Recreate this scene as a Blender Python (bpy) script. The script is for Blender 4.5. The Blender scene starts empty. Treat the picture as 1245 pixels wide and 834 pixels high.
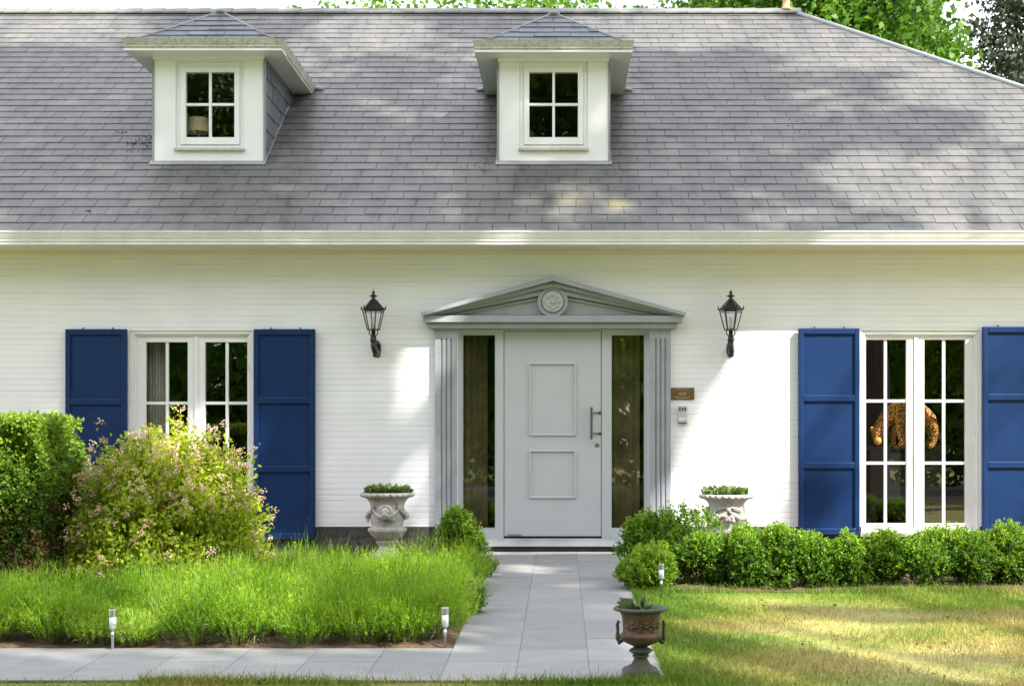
import bpy, bmesh, math, random
import numpy as np
from mathutils import Vector, Matrix
R = math.radians
random.seed(7); rng = np.random.default_rng(7)
sc = bpy.context.scene
COL = sc.collection

# ------------------------------------------------------------ camera, world, sun, exposure
D0 = 15.54; EYE = 1.241; FPX = 1740.0; CX, CY = 682.0, 533.0       # measured from the photograph
cam = bpy.data.cameras.new('camera'); camo = bpy.data.objects.new('camera', cam); COL.objects.link(camo)
camo.location = (0, -D0, EYE); camo.rotation_euler = (R(90), 0, 0)
cam.sensor_width = 36; cam.lens = 36*FPX/1245; cam.shift_x = (622.5-CX)/1245; cam.shift_y = (CY-417)/1245
cam.clip_end = 2000; sc.camera = camo

SUN = Vector((.85, -.64, 1.0)).normalized()
SUN_EL = math.asin(SUN.z)
w = bpy.data.worlds.new('World'); sc.world = w; w.use_nodes = True
nt = w.node_tree; bg = nt.nodes['Background']
sky = nt.nodes.new('ShaderNodeTexSky'); sky.sky_type = 'NISHITA'; sky.sun_disc = False
sky.sun_elevation = SUN_EL; sky.sun_rotation = math.atan2(SUN.x, SUN.y)
sky.air_density = 1.0; sky.dust_density = 2.5; sky.ozone_density = 1.0
mixw = nt.nodes.new('ShaderNodeMix'); mixw.data_type = 'RGBA'
nz = nt.nodes.new('ShaderNodeTexNoise'); nz.inputs['Scale'].default_value = 2.2; nz.inputs['Detail'].default_value = 5
rp = nt.nodes.new('ShaderNodeMapRange'); rp.inputs[1].default_value = .35; rp.inputs[2].default_value = .6
rp.inputs[3].default_value = .62; rp.inputs[4].default_value = .96
nt.links.new(nz.outputs['Fac'], rp.inputs[0]); nt.links.new(rp.outputs[0], mixw.inputs[0])
nt.links.new(sky.outputs[0], mixw.inputs[6]); mixw.inputs[7].default_value = (9.25, 9.5, 10.3, 1)
nt.links.new(mixw.outputs[2], bg.inputs[0]); bg.inputs[1].default_value = 0.09
sl = bpy.data.lights.new('sun', 'SUN'); sl.energy = 4.6; sl.angle = R(.53); sl.color = (1, .95, .86)
so = bpy.data.objects.new('sun', sl); COL.objects.link(so); so.location = (20, -15, 25)
so.rotation_euler = (-SUN).to_track_quat('-Z', 'Y').to_euler()
sc.view_settings.view_transform = 'Standard'; sc.view_settings.look = 'None'
sc.view_settings.exposure = 1.42; sc.view_settings.gamma = 1.0
sc.cycles.max_bounces = 8; sc.cycles.transparent_max_bounces = 12; sc.cycles.use_denoising = True
sc.cycles.sample_clamp_indirect = 8

# ------------------------------------------------------------ helpers
def GZ(y): return .0218*max(-22.0, min(0.0, y))
def WX(px, Y=0.0): return (px-CX)*(D0+Y)/FPX
def WZ(py, Y=0.0): return EYE+(CY-py)*(D0+Y)/FPX
def PX(x, y, z):
    d = D0+y
    return CX+FPX*x/d, CY-FPX*(z-EYE)/d

def tag(o, label=None, cat=None, group=None, kind=None):
    if label: o['label'] = label
    if cat: o['category'] = cat
    if group: o['group'] = group
    if kind: o['kind'] = kind
    return o
def empty(name, loc, label, cat, group=None, rz=0):
    o = bpy.data.objects.new(name, None); COL.objects.link(o); o.location = loc; o.rotation_euler.z = rz
    o.empty_display_size = .1
    return tag(o, label, cat, group)
def link(name, me, mat, parent=None, smooth=False):
    o = bpy.data.objects.new(name, me); COL.objects.link(o)
    if mat: me.materials.append(mat)
    if parent: o.parent = parent
    if smooth: me.polygons.foreach_set('use_smooth', [True]*len(me.polygons))
    return o
def copy_tree(o, parent=None):
    c = o.copy(); COL.objects.link(c)
    if parent: c.parent = parent
    for ch in [x for x in bpy.data.objects if x.parent == o]:
        copy_tree(ch, c)
    return c
def bevel(o, w=.004, seg=2):
    m = o.modifiers.new('b', 'BEVEL'); m.width = w; m.segments = seg; m.limit_method = 'ANGLE'; m.angle_limit = R(40)
    return o

class MB:
    def __init__(s): s.v = []; s.f = []; s.a = []
    def add(s, vs, fs, a=None):
        b = len(s.v); s.v += [tuple(v) for v in vs]
        for f in fs: s.f.append(tuple(i+b for i in f)); s.a.append(random.random() if a is None else a)
        return s
    def box(s, x0, x1, y0, y1, z0, z1, a=None):
        vs = [(x, y, z) for z in (z0, z1) for y in (y0, y1) for x in (x0, x1)]
        return s.add(vs, [(0,2,3,1), (4,5,7,6), (0,1,5,4), (2,6,7,3), (0,4,6,2), (1,3,7,5)], a)
    def prism(s, pts, y0, y1, a=None):       # polygon in XZ (counter-clockwise seen from the front), extruded along Y
        n = len(pts)
        vs = [(x, y0, z) for x, z in pts]+[(x, y1, z) for x, z in pts]
        fs = [tuple(range(n)), tuple(range(2*n-1, n-1, -1))]+[(i, i+n, (i+1) % n+n, (i+1) % n) for i in range(n)]
        return s.add(vs, fs, a)
    def extr_x(s, prof, x0, x1, a=None):     # profile in YZ extruded along X
        n = len(prof)
        vs = [(x0, y, z) for y, z in prof]+[(x1, y, z) for y, z in prof]
        fs = [tuple(range(n-1, -1, -1)), tuple(range(n, 2*n))]+[(i, (i+1) % n, (i+1) % n+n, i+n) for i in range(n)]
        return s.add(vs, fs, a)
    def lathe(s, prof, c=(0, 0, 0), n=32, mod=None, a=None):
        vs = []; fs = []; m = len(prof)
        for j, (r, z) in enumerate(prof):
            for i in range(n):
                t = 2*math.pi*i/n; rr = r*(mod(t, z, j) if mod else 1)
                vs.append((c[0]+rr*math.cos(t), c[1]+rr*math.sin(t), c[2]+z))
        for j in range(m-1):
            for i in range(n):
                k = (i+1) % n; fs.append((j*n+i, j*n+k, (j+1)*n+k, (j+1)*n+i))
        if prof[0][0] > 1e-6: fs.append(tuple(range(n-1, -1, -1)))
        if prof[-1][0] > 1e-6: fs.append(tuple((m-1)*n+i for i in range(n)))
        return s.add(vs, fs, a)
    def tube(s, pts, rad, n=8, a=None, flat=1.0):
        pts = [Vector(p) for p in pts]
        if not hasattr(rad, '__len__'): rad = [rad]*len(pts)
        vs = []; fs = []; up = Vector((.13, .21, 1)).normalized()
        for j, p in enumerate(pts):
            t = (pts[min(j+1, len(pts)-1)]-pts[max(j-1, 0)])
            t = t.normalized() if t.length > 1e-9 else Vector((0, 0, 1))
            u = t.cross(up)
            if u.length < .05: u = t.cross(Vector((1, 0, 0)))
            u.normalize(); v = t.cross(u)
            for i in range(n):
                q = 2*math.pi*i/n
                vs.append(p+(u*math.cos(q)+v*math.sin(q)*flat)*rad[j])
        for j in range(len(pts)-1):
            for i in range(n):
                k = (i+1) % n; fs.append((j*n+i, (j+1)*n+i, (j+1)*n+k, j*n+k))
        fs.append(tuple(range(n))); fs.append(tuple((len(pts)-1)*n+i for i in range(n-1, -1, -1)))
        return s.add(vs, fs, a)
    def ball(s, c, r, n=10, a=None):
        if not hasattr(r, '__len__'): r = (r, r, r)
        b0 = len(s.v); m = n//2+1
        prof = [(math.sin(math.pi*j/m), -math.cos(math.pi*j/m)) for j in range(m+1)]
        prof[0] = (0.001, -1); prof[-1] = (0.001, 1)
        s.lathe(prof, n=n, a=a)
        for i in range(b0, len(s.v)):
            x, y, z = s.v[i]; s.v[i] = (c[0]+x*r[0], c[1]+y*r[1], c[2]+z*r[2])
        return s
    def mesh(s, name):
        me = bpy.data.meshes.new(name); me.from_pydata(s.v, [], s.f)
        at = me.attributes.new('v', 'FLOAT', 'FACE'); at.data.foreach_set('value', s.a)
        me.update(); return me
    def build(s, name, mat, parent=None, smooth=False, bev=0):
        o = link(name, s.mesh(name), mat, parent, smooth)
        if bev: bevel(o, bev)
        return o

def soft(o, ang=35):
    o.data.polygons.foreach_set('use_smooth', [True]*len(o.data.polygons))
    o.data.set_sharp_from_angle(angle=R(ang)); return o

# ---- fast numpy meshes for foliage
def np_mesh(name, V, quads, att, mat, parent=None):
    me = bpy.data.meshes.new(name)
    k = quads.shape[1]; nf = len(quads)
    me.vertices.add(len(V)); me.vertices.foreach_set('co', V.astype(np.float32).ravel())
    me.loops.add(nf*k); me.loops.foreach_set('vertex_index', quads.astype(np.int32).ravel())
    me.polygons.add(nf); me.polygons.foreach_set('loop_start', np.arange(0, nf*k, k, dtype=np.int32))
    me.update(calc_edges=True)
    at = me.attributes.new('v', 'FLOAT', 'FACE'); at.data.foreach_set('value', att.astype(np.float32))
    o = bpy.data.objects.new(name, me); COL.objects.link(o); me.materials.append(mat)
    if parent: o.parent = parent
    return o
def unit(a): return a/np.maximum(np.linalg.norm(a, axis=1, keepdims=True), 1e-9)
def rdir(n):
    a = rng.normal(size=(n, 3)); return unit(a)
def leaf_geo(P, A, size, ratio=.5, fold=.18):
    """diamond leaves: P base, A axis (unit), size length array -> verts, quads"""
    n = len(P); side = unit(np.cross(A, rdir(n))); nor = np.cross(A, side)
    L = size[:, None]
    b = P; t = P+A*L; m = P+A*L*.45
    l = m+side*L*ratio*.5+nor*L*fold; r = m-side*L*ratio*.5+nor*L*fold
    V = np.stack([b, l, t, r], 1).reshape(-1, 3)
    Q = np.arange(n*4).reshape(n, 4)
    return V, Q
def blade_geo(P, A, size, wid, bend):
    n = len(P); side = unit(np.cross(A, rdir(n))); L = size[:, None]; W = wid[:, None] if hasattr(wid, '__len__') else wid
    m = P+A*L*.55; t = P+A*L+bend*L
    V = np.stack([P-side*W, P+side*W, m+side*W*.85, m-side*W*.85, t+side*W*.15, t-side*W*.15], 1).reshape(-1, 3)
    b = np.arange(n)[:, None]*6
    Q = np.concatenate([b+np.array([[0, 1, 2, 3]]), b+np.array([[3, 2, 4, 5]])], 0)
    return V, Q
def cat(geos):
    Vs, Qs, k = [], [], 0
    for V, Q in geos: Vs.append(V); Qs.append(Q+k); k += len(V)
    return np.concatenate(Vs), np.concatenate(Qs)

# ------------------------------------------------------------ materials
def new_mat(name):
    m = bpy.data.materials.new(name); m.use_nodes = True; nt = m.node_tree
    return m, nt, nt.nodes['Principled BSDF']
def N(nt, t, **kw):
    n = nt.nodes.new(t)
    for k, v in kw.items():
        if k in n.inputs: n.inputs[k].default_value = v
        else: setattr(n, k, v)
    return n
def ramp(nt, stops):
    r = nt.nodes.new('ShaderNodeValToRGB'); e = r.color_ramp.elements
    while len(e) > 1: e.remove(e[-1])
    e[0].position = stops[0][0]; e[0].color = (*stops[0][1], 1)
    for p, c in stops[1:]:
        x = e.new(p); x.color = (*c, 1)
    return r
def coords(nt, scale=(1, 1, 1)):
    tc = nt.nodes.new('ShaderNodeNewGeometry'); mp = nt.nodes.new('ShaderNodeMapping')
    nt.links.new(tc.outputs['Position'], mp.inputs[0]); mp.inputs['Scale'].default_value = scale
    return mp.outputs[0]
def mixc(nt, fac, a, b, typ='MIX'):
    m = nt.nodes.new('ShaderNodeMix'); m.data_type = 'RGBA'; m.blend_type = typ
    for s, v in ((0, fac), (6, a), (7, b)):
        if hasattr(v, 'is_linked') or hasattr(v, 'links'): nt.links.new(v, m.inputs[s])
        else: m.inputs[s].default_value = v if s == 0 else (*v, 1)
    return m.outputs[2]
def paint(name, col, rough=.5, noise=.06, scale=6, bump=.0, spec=.5, metal=0, dirt=None, dscale=3, damt=.5):
    m, nt, p = new_mat(name); c = coords(nt)
    n = N(nt, 'ShaderNodeTexNoise', Scale=scale, Detail=6, Roughness=.6); nt.links.new(c, n.inputs['Vector'])
    r = ramp(nt, [(.3, tuple(x*(1-noise) for x in col)), (.7, tuple(min(1, x*(1+noise)) for x in col))])
    nt.links.new(n.outputs['Fac'], r.inputs[0]); out = r.outputs[0]
    if dirt:
        n2 = N(nt, 'ShaderNodeTexNoise', Scale=dscale, Detail=8, Roughness=.7); nt.links.new(c, n2.inputs['Vector'])
        r2 = ramp(nt, [(.45, (0, 0, 0)), (.72, (damt, damt, damt))]); nt.links.new(n2.outputs['Fac'], r2.inputs[0])
        out = mixc(nt, r2.outputs[0], out, dirt)
    nt.links.new(out, p.inputs['Base Color']); p.inputs['Roughness'].default_value = rough; p.inputs['Metallic'].default_value = metal
    p.inputs['Specular IOR Level'].default_value = spec
    if bump:
        n3 = N(nt, 'ShaderNodeTexNoise', Scale=scale*8, Detail=4); nt.links.new(c, n3.inputs['Vector'])
        b = N(nt, 'ShaderNodeBump', Strength=bump, Distance=.01); nt.links.new(n3.outputs['Fac'], b.inputs['Height'])
        nt.links.new(b.outputs[0], p.inputs['Normal'])
    return m
def foliage(name, stops, transl=.35, rough=.55, spec=.35):
    m, nt, p = new_mat(name)
    at = N(nt, 'ShaderNodeAttribute', attribute_name='v'); r = ramp(nt, stops)
    nt.links.new(at.outputs['Fac'], r.inputs[0]); nt.links.new(r.outputs[0], p.inputs['Base Color'])
    p.inputs['Roughness'].default_value = rough; p.inputs['Specular IOR Level'].default_value = spec
    tr = nt.nodes.new('ShaderNodeBsdfTranslucent')
    tc = mixc(nt, 1.0, r.outputs[0], (1.25, 1.25, .55), 'MULTIPLY'); nt.links.new(tc, tr.inputs[0])
    ms = nt.nodes.new('ShaderNodeMixShader'); ms.inputs[0].default_value = transl
    nt.links.new(p.outputs[0], ms.inputs[1]); nt.links.new(tr.outputs[0], ms.inputs[2])
    nt.links.new(ms.outputs[0], nt.nodes['Material Output'].inputs[0])
    return m

def brick_wall_mat():
    m, nt, p = new_mat('white painted brick')
    g = nt.nodes.new('ShaderNodeNewGeometry'); sx = nt.nodes.new('ShaderNodeSeparateXYZ'); cx = nt.nodes.new('ShaderNodeCombineXYZ')
    nt.links.new(g.outputs['Position'], sx.inputs[0]); nt.links.new(sx.outputs['X'], cx.inputs[0]); nt.links.new(sx.outputs['Z'], cx.inputs[1])
    wob = N(nt, 'ShaderNodeTexNoise', Scale=1.3, Detail=2); nt.links.new(g.outputs['Position'], wob.inputs['Vector'])
    off = N(nt, 'ShaderNodeVectorMath', operation='SCALE'); off.inputs['Scale'].default_value = .012; nt.links.new(wob.outputs['Color'], off.inputs[0])
    ad = N(nt, 'ShaderNodeVectorMath', operation='ADD'); nt.links.new(cx.outputs[0], ad.inputs[0]); nt.links.new(off.outputs[0], ad.inputs[1])
    b = nt.nodes.new('ShaderNodeTexBrick'); nt.links.new(ad.outputs[0], b.inputs['Vector'])
    b.inputs['Scale'].default_value = 1; b.inputs['Brick Width'].default_value = .22; b.inputs['Row Height'].default_value = .0625
    b.inputs['Mortar Size'].default_value = .006; b.inputs['Mortar Smooth'].default_value = .7
    b.inputs['Color1'].default_value = (1, 1, 1, 1); b.inputs['Color2'].default_value = (.94, .94, .94, 1); b.inputs['Mortar'].default_value = (0, 0, 0, 1)
    # bed joints only: rows as a saw of Z, some deeper than others
    rowid = N(nt, 'ShaderNodeMath', operation='DIVIDE'); nt.links.new(sx.outputs['Z'], rowid.inputs[0]); rowid.inputs[1].default_value = .0625
    fr = N(nt, 'ShaderNodeMath', operation='FRACT'); nt.links.new(rowid.outputs[0], fr.inputs[0])
    jr = ramp(nt, [(0, (0, 0, 0)), (.10, (0, 0, 0)), (.2, (1, 1, 1)), (1, (1, 1, 1))]); nt.links.new(fr.outputs[0], jr.inputs[0])
    nsx = N(nt, 'ShaderNodeTexNoise', Scale=1.0, Detail=4); c2 = coords(nt, (.9, .9, 15)); nt.links.new(c2, nsx.inputs['Vector'])
    deep = ramp(nt, [(.42, (0, 0, 0)), (.62, (1, 1, 1))]); nt.links.new(nsx.outputs['Fac'], deep.inputs[0])
    inv = N(nt, 'ShaderNodeMath', operation='SUBTRACT'); inv.inputs[0].default_value = 1; nt.links.new(jr.outputs[0], inv.inputs[1])
    jd = N(nt, 'ShaderNodeMath', operation='MULTIPLY'); nt.links.new(inv.outputs[0], jd.inputs[0]); nt.links.new(deep.outputs[0], jd.inputs[1])
    n1 = N(nt, 'ShaderNodeTexNoise', Scale=2.2, Detail=6); nt.links.new(g.outputs['Position'], n1.inputs['Vector'])
    base = ramp(nt, [(.3, (.79, .795, .82)), (.7, (.85, .855, .88))]); nt.links.new(n1.outputs['Fac'], base.inputs[0])
    col = mixc(nt, jd.outputs[0], base.outputs[0], (.66, .68, .69))
    nt.links.new(col, p.inputs['Base Color']); p.inputs['Roughness'].default_value = .55
    n3 = N(nt, 'ShaderNodeTexNoise', Scale=26, Detail=5); nt.links.new(g.outputs['Position'], n3.inputs['Vector'])
    h = N(nt, 'ShaderNodeMath', operation='MULTIPLY_ADD'); nt.links.new(n3.outputs['Fac'], h.inputs[0]); h.inputs[1].default_value = .35; nt.links.new(b.outputs['Color'], h.inputs[2])
    h2 = N(nt, 'ShaderNodeMath', operation='ADD'); nt.links.new(h.outputs[0], h2.inputs[0]); nt.links.new(jr.outputs[0], h2.inputs[1])
    bp = N(nt, 'ShaderNodeBump', Strength=.28, Distance=.004); nt.links.new(h2.outputs[0], bp.inputs['Height']); nt.links.new(bp.outputs[0], p.inputs['Normal'])
    return m

def slate_mat(name, stops, lich=True):
    m, nt, p = new_mat(name)
    at = N(nt, 'ShaderNodeAttribute', attribute_name='v'); r = ramp(nt, stops); nt.links.new(at.outputs['Fac'], r.inputs[0])
    c = coords(nt, (1, 1, 1)); c3 = coords(nt, (1.6, .5, .5))
    n = N(nt, 'ShaderNodeTexNoise', Scale=2.2, Detail=9, Roughness=.68); nt.links.new(c3, n.inputs['Vector'])
    d = ramp(nt, [(.32, (.50, .50, .50)), (.44, (.82, .82, .82)), (.56, (1.0, 1.0, .99)), (.72, (1.22, 1.19, 1.14))]); nt.links.new(n.outputs['Fac'], d.inputs[0])
    col = mixc(nt, 1.0, r.outputs[0], d.outputs[0], 'MULTIPLY')
    n2 = N(nt, 'ShaderNodeTexNoise', Scale=14, Detail=6, Roughness=.7); nt.links.new(c, n2.inputs['Vector'])
    d2 = ramp(nt, [(.3, (.8, .8, .8)), (.7, (1.12, 1.12, 1.12))]); nt.links.new(n2.outputs['Fac'], d2.inputs[0])
    col = mixc(nt, 1.0, col, d2.outputs[0], 'MULTIPLY')
    if lich:
        n4 = N(nt, 'ShaderNodeTexNoise', Scale=1.1, Detail=7, Roughness=.75); nt.links.new(c, n4.inputs['Vector'])
        d4 = ramp(nt, [(.60, (0, 0, 0)), (.74, (.55, .55, .55))]); nt.links.new(n4.outputs['Fac'], d4.inputs[0])
        col = mixc(nt, d4.outputs[0], col, (.25, .23, .15))
        for lx, lz, rx, colr in ((.62, 3.80, .20, (.42, .36, .07)), (.1, 3.86, .22, (.36, .30, .18))):   # lichen patches
            dist = N(nt, 'ShaderNodeVectorMath', operation='DISTANCE'); g = nt.nodes.new('ShaderNodeNewGeometry')
            nt.links.new(g.outputs['Position'], dist.inputs[0]); dist.inputs[1].default_value = (lx, (lz-3.428)/.68-.44, lz)
            nn = N(nt, 'ShaderNodeMath', operation='MULTIPLY_ADD'); nt.links.new(n2.outputs['Fac'], nn.inputs[0]); nn.inputs[1].default_value = .3; nt.links.new(dist.outputs['Value'], nn.inputs[2])
            mr = N(nt, 'ShaderNodeMapRange'); nt.links.new(nn.outputs[0], mr.inputs[0]); mr.inputs[1].default_value = .12; mr.inputs[2].default_value = .15+rx; mr.inputs[3].default_value = .33; mr.inputs[4].default_value = 0
            col = mixc(nt, mr.outputs[0], col, colr)
    nt.links.new(col, p.inputs['Base Color']); p.inputs['Roughness'].default_value = .48; p.inputs['Specular IOR Level'].default_value = .5
    bp = N(nt, 'ShaderNodeBump', Strength=.35, Distance=.004); nt.links.new(n2.outputs['Fac'], bp.inputs['Height']); nt.links.new(bp.outputs[0], p.inputs['Normal'])
    return m

def glass_mat(name, ior=1.75, tint=(1, 1, 1)):
    m, nt, p = new_mat(name); nt.nodes.remove(p)
    g_ = nt.nodes.new('ShaderNodeNewGeometry'); dt = N(nt, 'ShaderNodeVectorMath', operation='DOT_PRODUCT'); nt.links.new(g_.outputs['Normal'], dt.inputs[0]); nt.links.new(g_.outputs['Incoming'], dt.inputs[1])
    ab = N(nt, 'ShaderNodeMath', operation='ABSOLUTE'); nt.links.new(dt.outputs['Value'], ab.inputs[0]); om = N(nt, 'ShaderNodeMath', operation='SUBTRACT'); om.inputs[0].default_value = 1; nt.links.new(ab.outputs[0], om.inputs[1])
    pw = N(nt, 'ShaderNodeMath', operation='POWER'); nt.links.new(om.outputs[0], pw.inputs[0]); pw.inputs[1].default_value = 5
    f0 = ((ior-1)/(ior+1))**2; fr = N(nt, 'ShaderNodeMath', operation='MULTIPLY_ADD'); nt.links.new(pw.outputs[0], fr.inputs[0]); fr.inputs[1].default_value = 1-f0; fr.inputs[2].default_value = f0
    t = nt.nodes.new('ShaderNodeBsdfTransparent'); t.inputs[0].default_value = (*tint, 1)
    g = nt.nodes.new('ShaderNodeBsdfGlossy'); g.inputs['Roughness'].default_value = .0
    n = N(nt, 'ShaderNodeTexNoise', Scale=1.1, Detail=1); c = coords(nt); nt.links.new(c, n.inputs['Vector'])
    bp = N(nt, 'ShaderNodeBump', Strength=.06, Distance=.02); nt.links.new(n.outputs['Fac'], bp.inputs['Height']); nt.links.new(bp.outputs[0], g.inputs['Normal'])
    ms = nt.nodes.new('ShaderNodeMixShader'); nt.links.new(fr.outputs[0], ms.inputs[0]); nt.links.new(t.outputs[0], ms.inputs[1]); nt.links.new(g.outputs[0], ms.inputs[2])
    nt.links.new(ms.outputs[0], nt.nodes['Material Output'].inputs[0]); return m

M = {}
M['wall'] = brick_wall_mat()
M['plinth'] = paint('dark plinth brick', (.055, .05, .05), .8, .3, 14, .4)
M['white'] = paint('white gloss paint', (.79, .79, .80), .35, .03, 3, .04)
M['soffit'] = paint('cream soffit paint', (.72, .69, .60), .5, .04, 3, .03)
M['gutter'] = paint('off white gutter', (.71, .71, .71), .38, .04, 3, .03, dirt=(.42, .42, .32), dscale=5, damt=.35)
M['dormgut'] = paint('weathered dormer gutter', (.50, .49, .44), .5, .08, 5, .05, dirt=(.22, .22, .15), dscale=22, damt=.95)
M['slate'] = slate_mat('roof slate', [(0, (.101, .099, .097)), (.5, (.110, .108, .105)), (.92, (.119, .116, .111)), (1, (.135, .128, .115))])
M['slate_dark'] = slate_mat('dormer slate', [(0, (.10, .112, .132)), (1, (.125, .137, .158))], False)
M['gap'] = paint('slate underlay', (.025, .025, .028), .9)
M['lead'] = paint('lead flashing', (.24, .25, .26), .5, .12, 9, .1)
M['hip'] = paint('zinc hip', (.34, .36, .38), .45, .12, 9, .1)
M['ridge'] = paint('ridge tile', (.16, .165, .16), .6, .15, 9, .1, dirt=(.15, .15, .12), dscale=9)
M['navy'] = paint('blue shutter paint', (.005, .027, .100), .42, .12, 3, .04, .28)
M['darksteel'] = paint('satin dark steel', (.20, .20, .21), .3, .05, 30, .0, metal=1)
M['door'] = paint('pale grey door coating', (.50, .52, .53), .32, .02, 3, .0)
M['trim'] = paint('grey trim paint', (.33, .355, .38), .42, .05, 5, .05, dirt=(.22, .24, .24), dscale=4, damt=.5)
M['steel'] = paint('brushed steel', (.55, .56, .57), .28, .05, 30, .0, metal=1)
M['moss'] = paint('roof moss', (.07, .07, .03), .95, .4, 40)
M['iron'] = paint('black painted iron', (.012, .012, .014), .3, .2, 12, .1)
M['black'] = paint('matt black', (.01, .01, .01), .6)
M['stone'] = paint('weathered cast stone', (.47, .46, .43), .85, .12, 16, .5, dirt=(.17, .165, .145), dscale=9, damt=.75)
M['medal'] = paint('pale cast medallion', (.42, .44, .43), .7, .1, 20, .3)
M['rust'] = paint('rusty cast iron', (.09, .06, .04), .7, .35, 14, .5, dirt=(.27, .10, .035), dscale=7, damt=.8)
M['verd'] = paint('grey green cast iron', (.062, .07, .056), .7, .25, 12, .4, dirt=(.15, .08, .04), dscale=8, damt=.6)
M['brass'] = paint('aged bronze', (.20, .13, .06), .4, .15, 20, .2, metal=.6)
M['brassl'] = paint('worn bronze letters', (.55, .46, .32), .4, .1, 20, metal=.5)
M['glass'] = glass_mat('window glass', 2.3)
M['glass_up'] = glass_mat('upper window glass', 1.6)
M['clear'] = glass_mat('clear glass', 1.25)
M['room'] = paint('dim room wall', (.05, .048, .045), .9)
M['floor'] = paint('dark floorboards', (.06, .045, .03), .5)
M['soil'] = paint('garden soil', (.10, .060, .036), .95, .45, 18, .9, dirt=(.20, .12, .07), dscale=12, damt=.8)
M['bark'] = paint('bark', (.09, .07, .05), .9, .4, 9, .9)
M['twig'] = paint('woody stem', (.10, .07, .045), .9, .3, 30, .3)
M['asphalt'] = paint('asphalt', (.075, .075, .078), .85, .15, 20, .4)
M['terra'] = paint('pale terracotta', (.62, .38, .22), .7, .2, 20, .2)
M['curtain'] = paint('white net curtain', (.50, .49, .44), .9, .05)
M['backing'] = paint('olive brown drape', (.14, .112, .05), .9, .45, 4)
M['cream'] = paint('cream lampshade', (.55, .50, .30), .8)
M['intercom'] = paint('light grey plastic', (.50, .51, .50), .4)
M['wood'] = paint('blackened wood', (.015, .013, .012), .4)
M['drift'] = paint('grey driftwood', (.22, .20, .18), .8, .3, 30, .4)

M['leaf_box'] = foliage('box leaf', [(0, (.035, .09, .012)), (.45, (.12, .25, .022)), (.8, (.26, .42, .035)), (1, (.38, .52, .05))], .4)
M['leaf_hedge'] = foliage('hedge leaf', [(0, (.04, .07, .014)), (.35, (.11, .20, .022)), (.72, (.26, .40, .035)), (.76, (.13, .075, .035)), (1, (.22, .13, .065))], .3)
M['leaf_bush'] = foliage('golden green leaf', [(0, (.12, .20, .02)), (.5, (.36, .46, .035)), (1, (.60, .64, .07))], .5)
M['petal'] = foliage('pale pink blossom', [(0, (.48, .30, .24)), (.5, (.68, .48, .40)), (1, (.80, .68, .58))], .3)
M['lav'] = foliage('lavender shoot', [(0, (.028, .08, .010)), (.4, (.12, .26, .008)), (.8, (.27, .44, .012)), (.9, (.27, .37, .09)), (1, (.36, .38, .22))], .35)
M['sage'] = foliage('grey green shoot', [(0, (.09, .13, .05)), (1, (.24, .30, .15))], .3)
M['tree_street'] = foliage('street tree leaf', [(0, (.06, .13, .016)), (.5, (.14, .28, .028)), (1, (.30, .50, .05))], .7)  # extra brightness put into these leaf colours, as the trees reflect backlit
M['tree'] = foliage('tree leaf', [(0, (.045, .105, .014)), (.5, (.10, .22, .022)), (1, (.20, .36, .035))], .4)
M['pine'] = foliage('conifer needle clump', [(0, (.035, .048, .035)), (1, (.10, .125, .085))], .15)
M['succ'] = foliage('succulent leaf', [(0, (.06, .11, .03)), (1, (.22, .30, .10))], .15)
M['agave'] = foliage('broad grey leaf', [(0, (.06, .10, .05)), (1, (.15, .24, .10))], .15)

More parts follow.
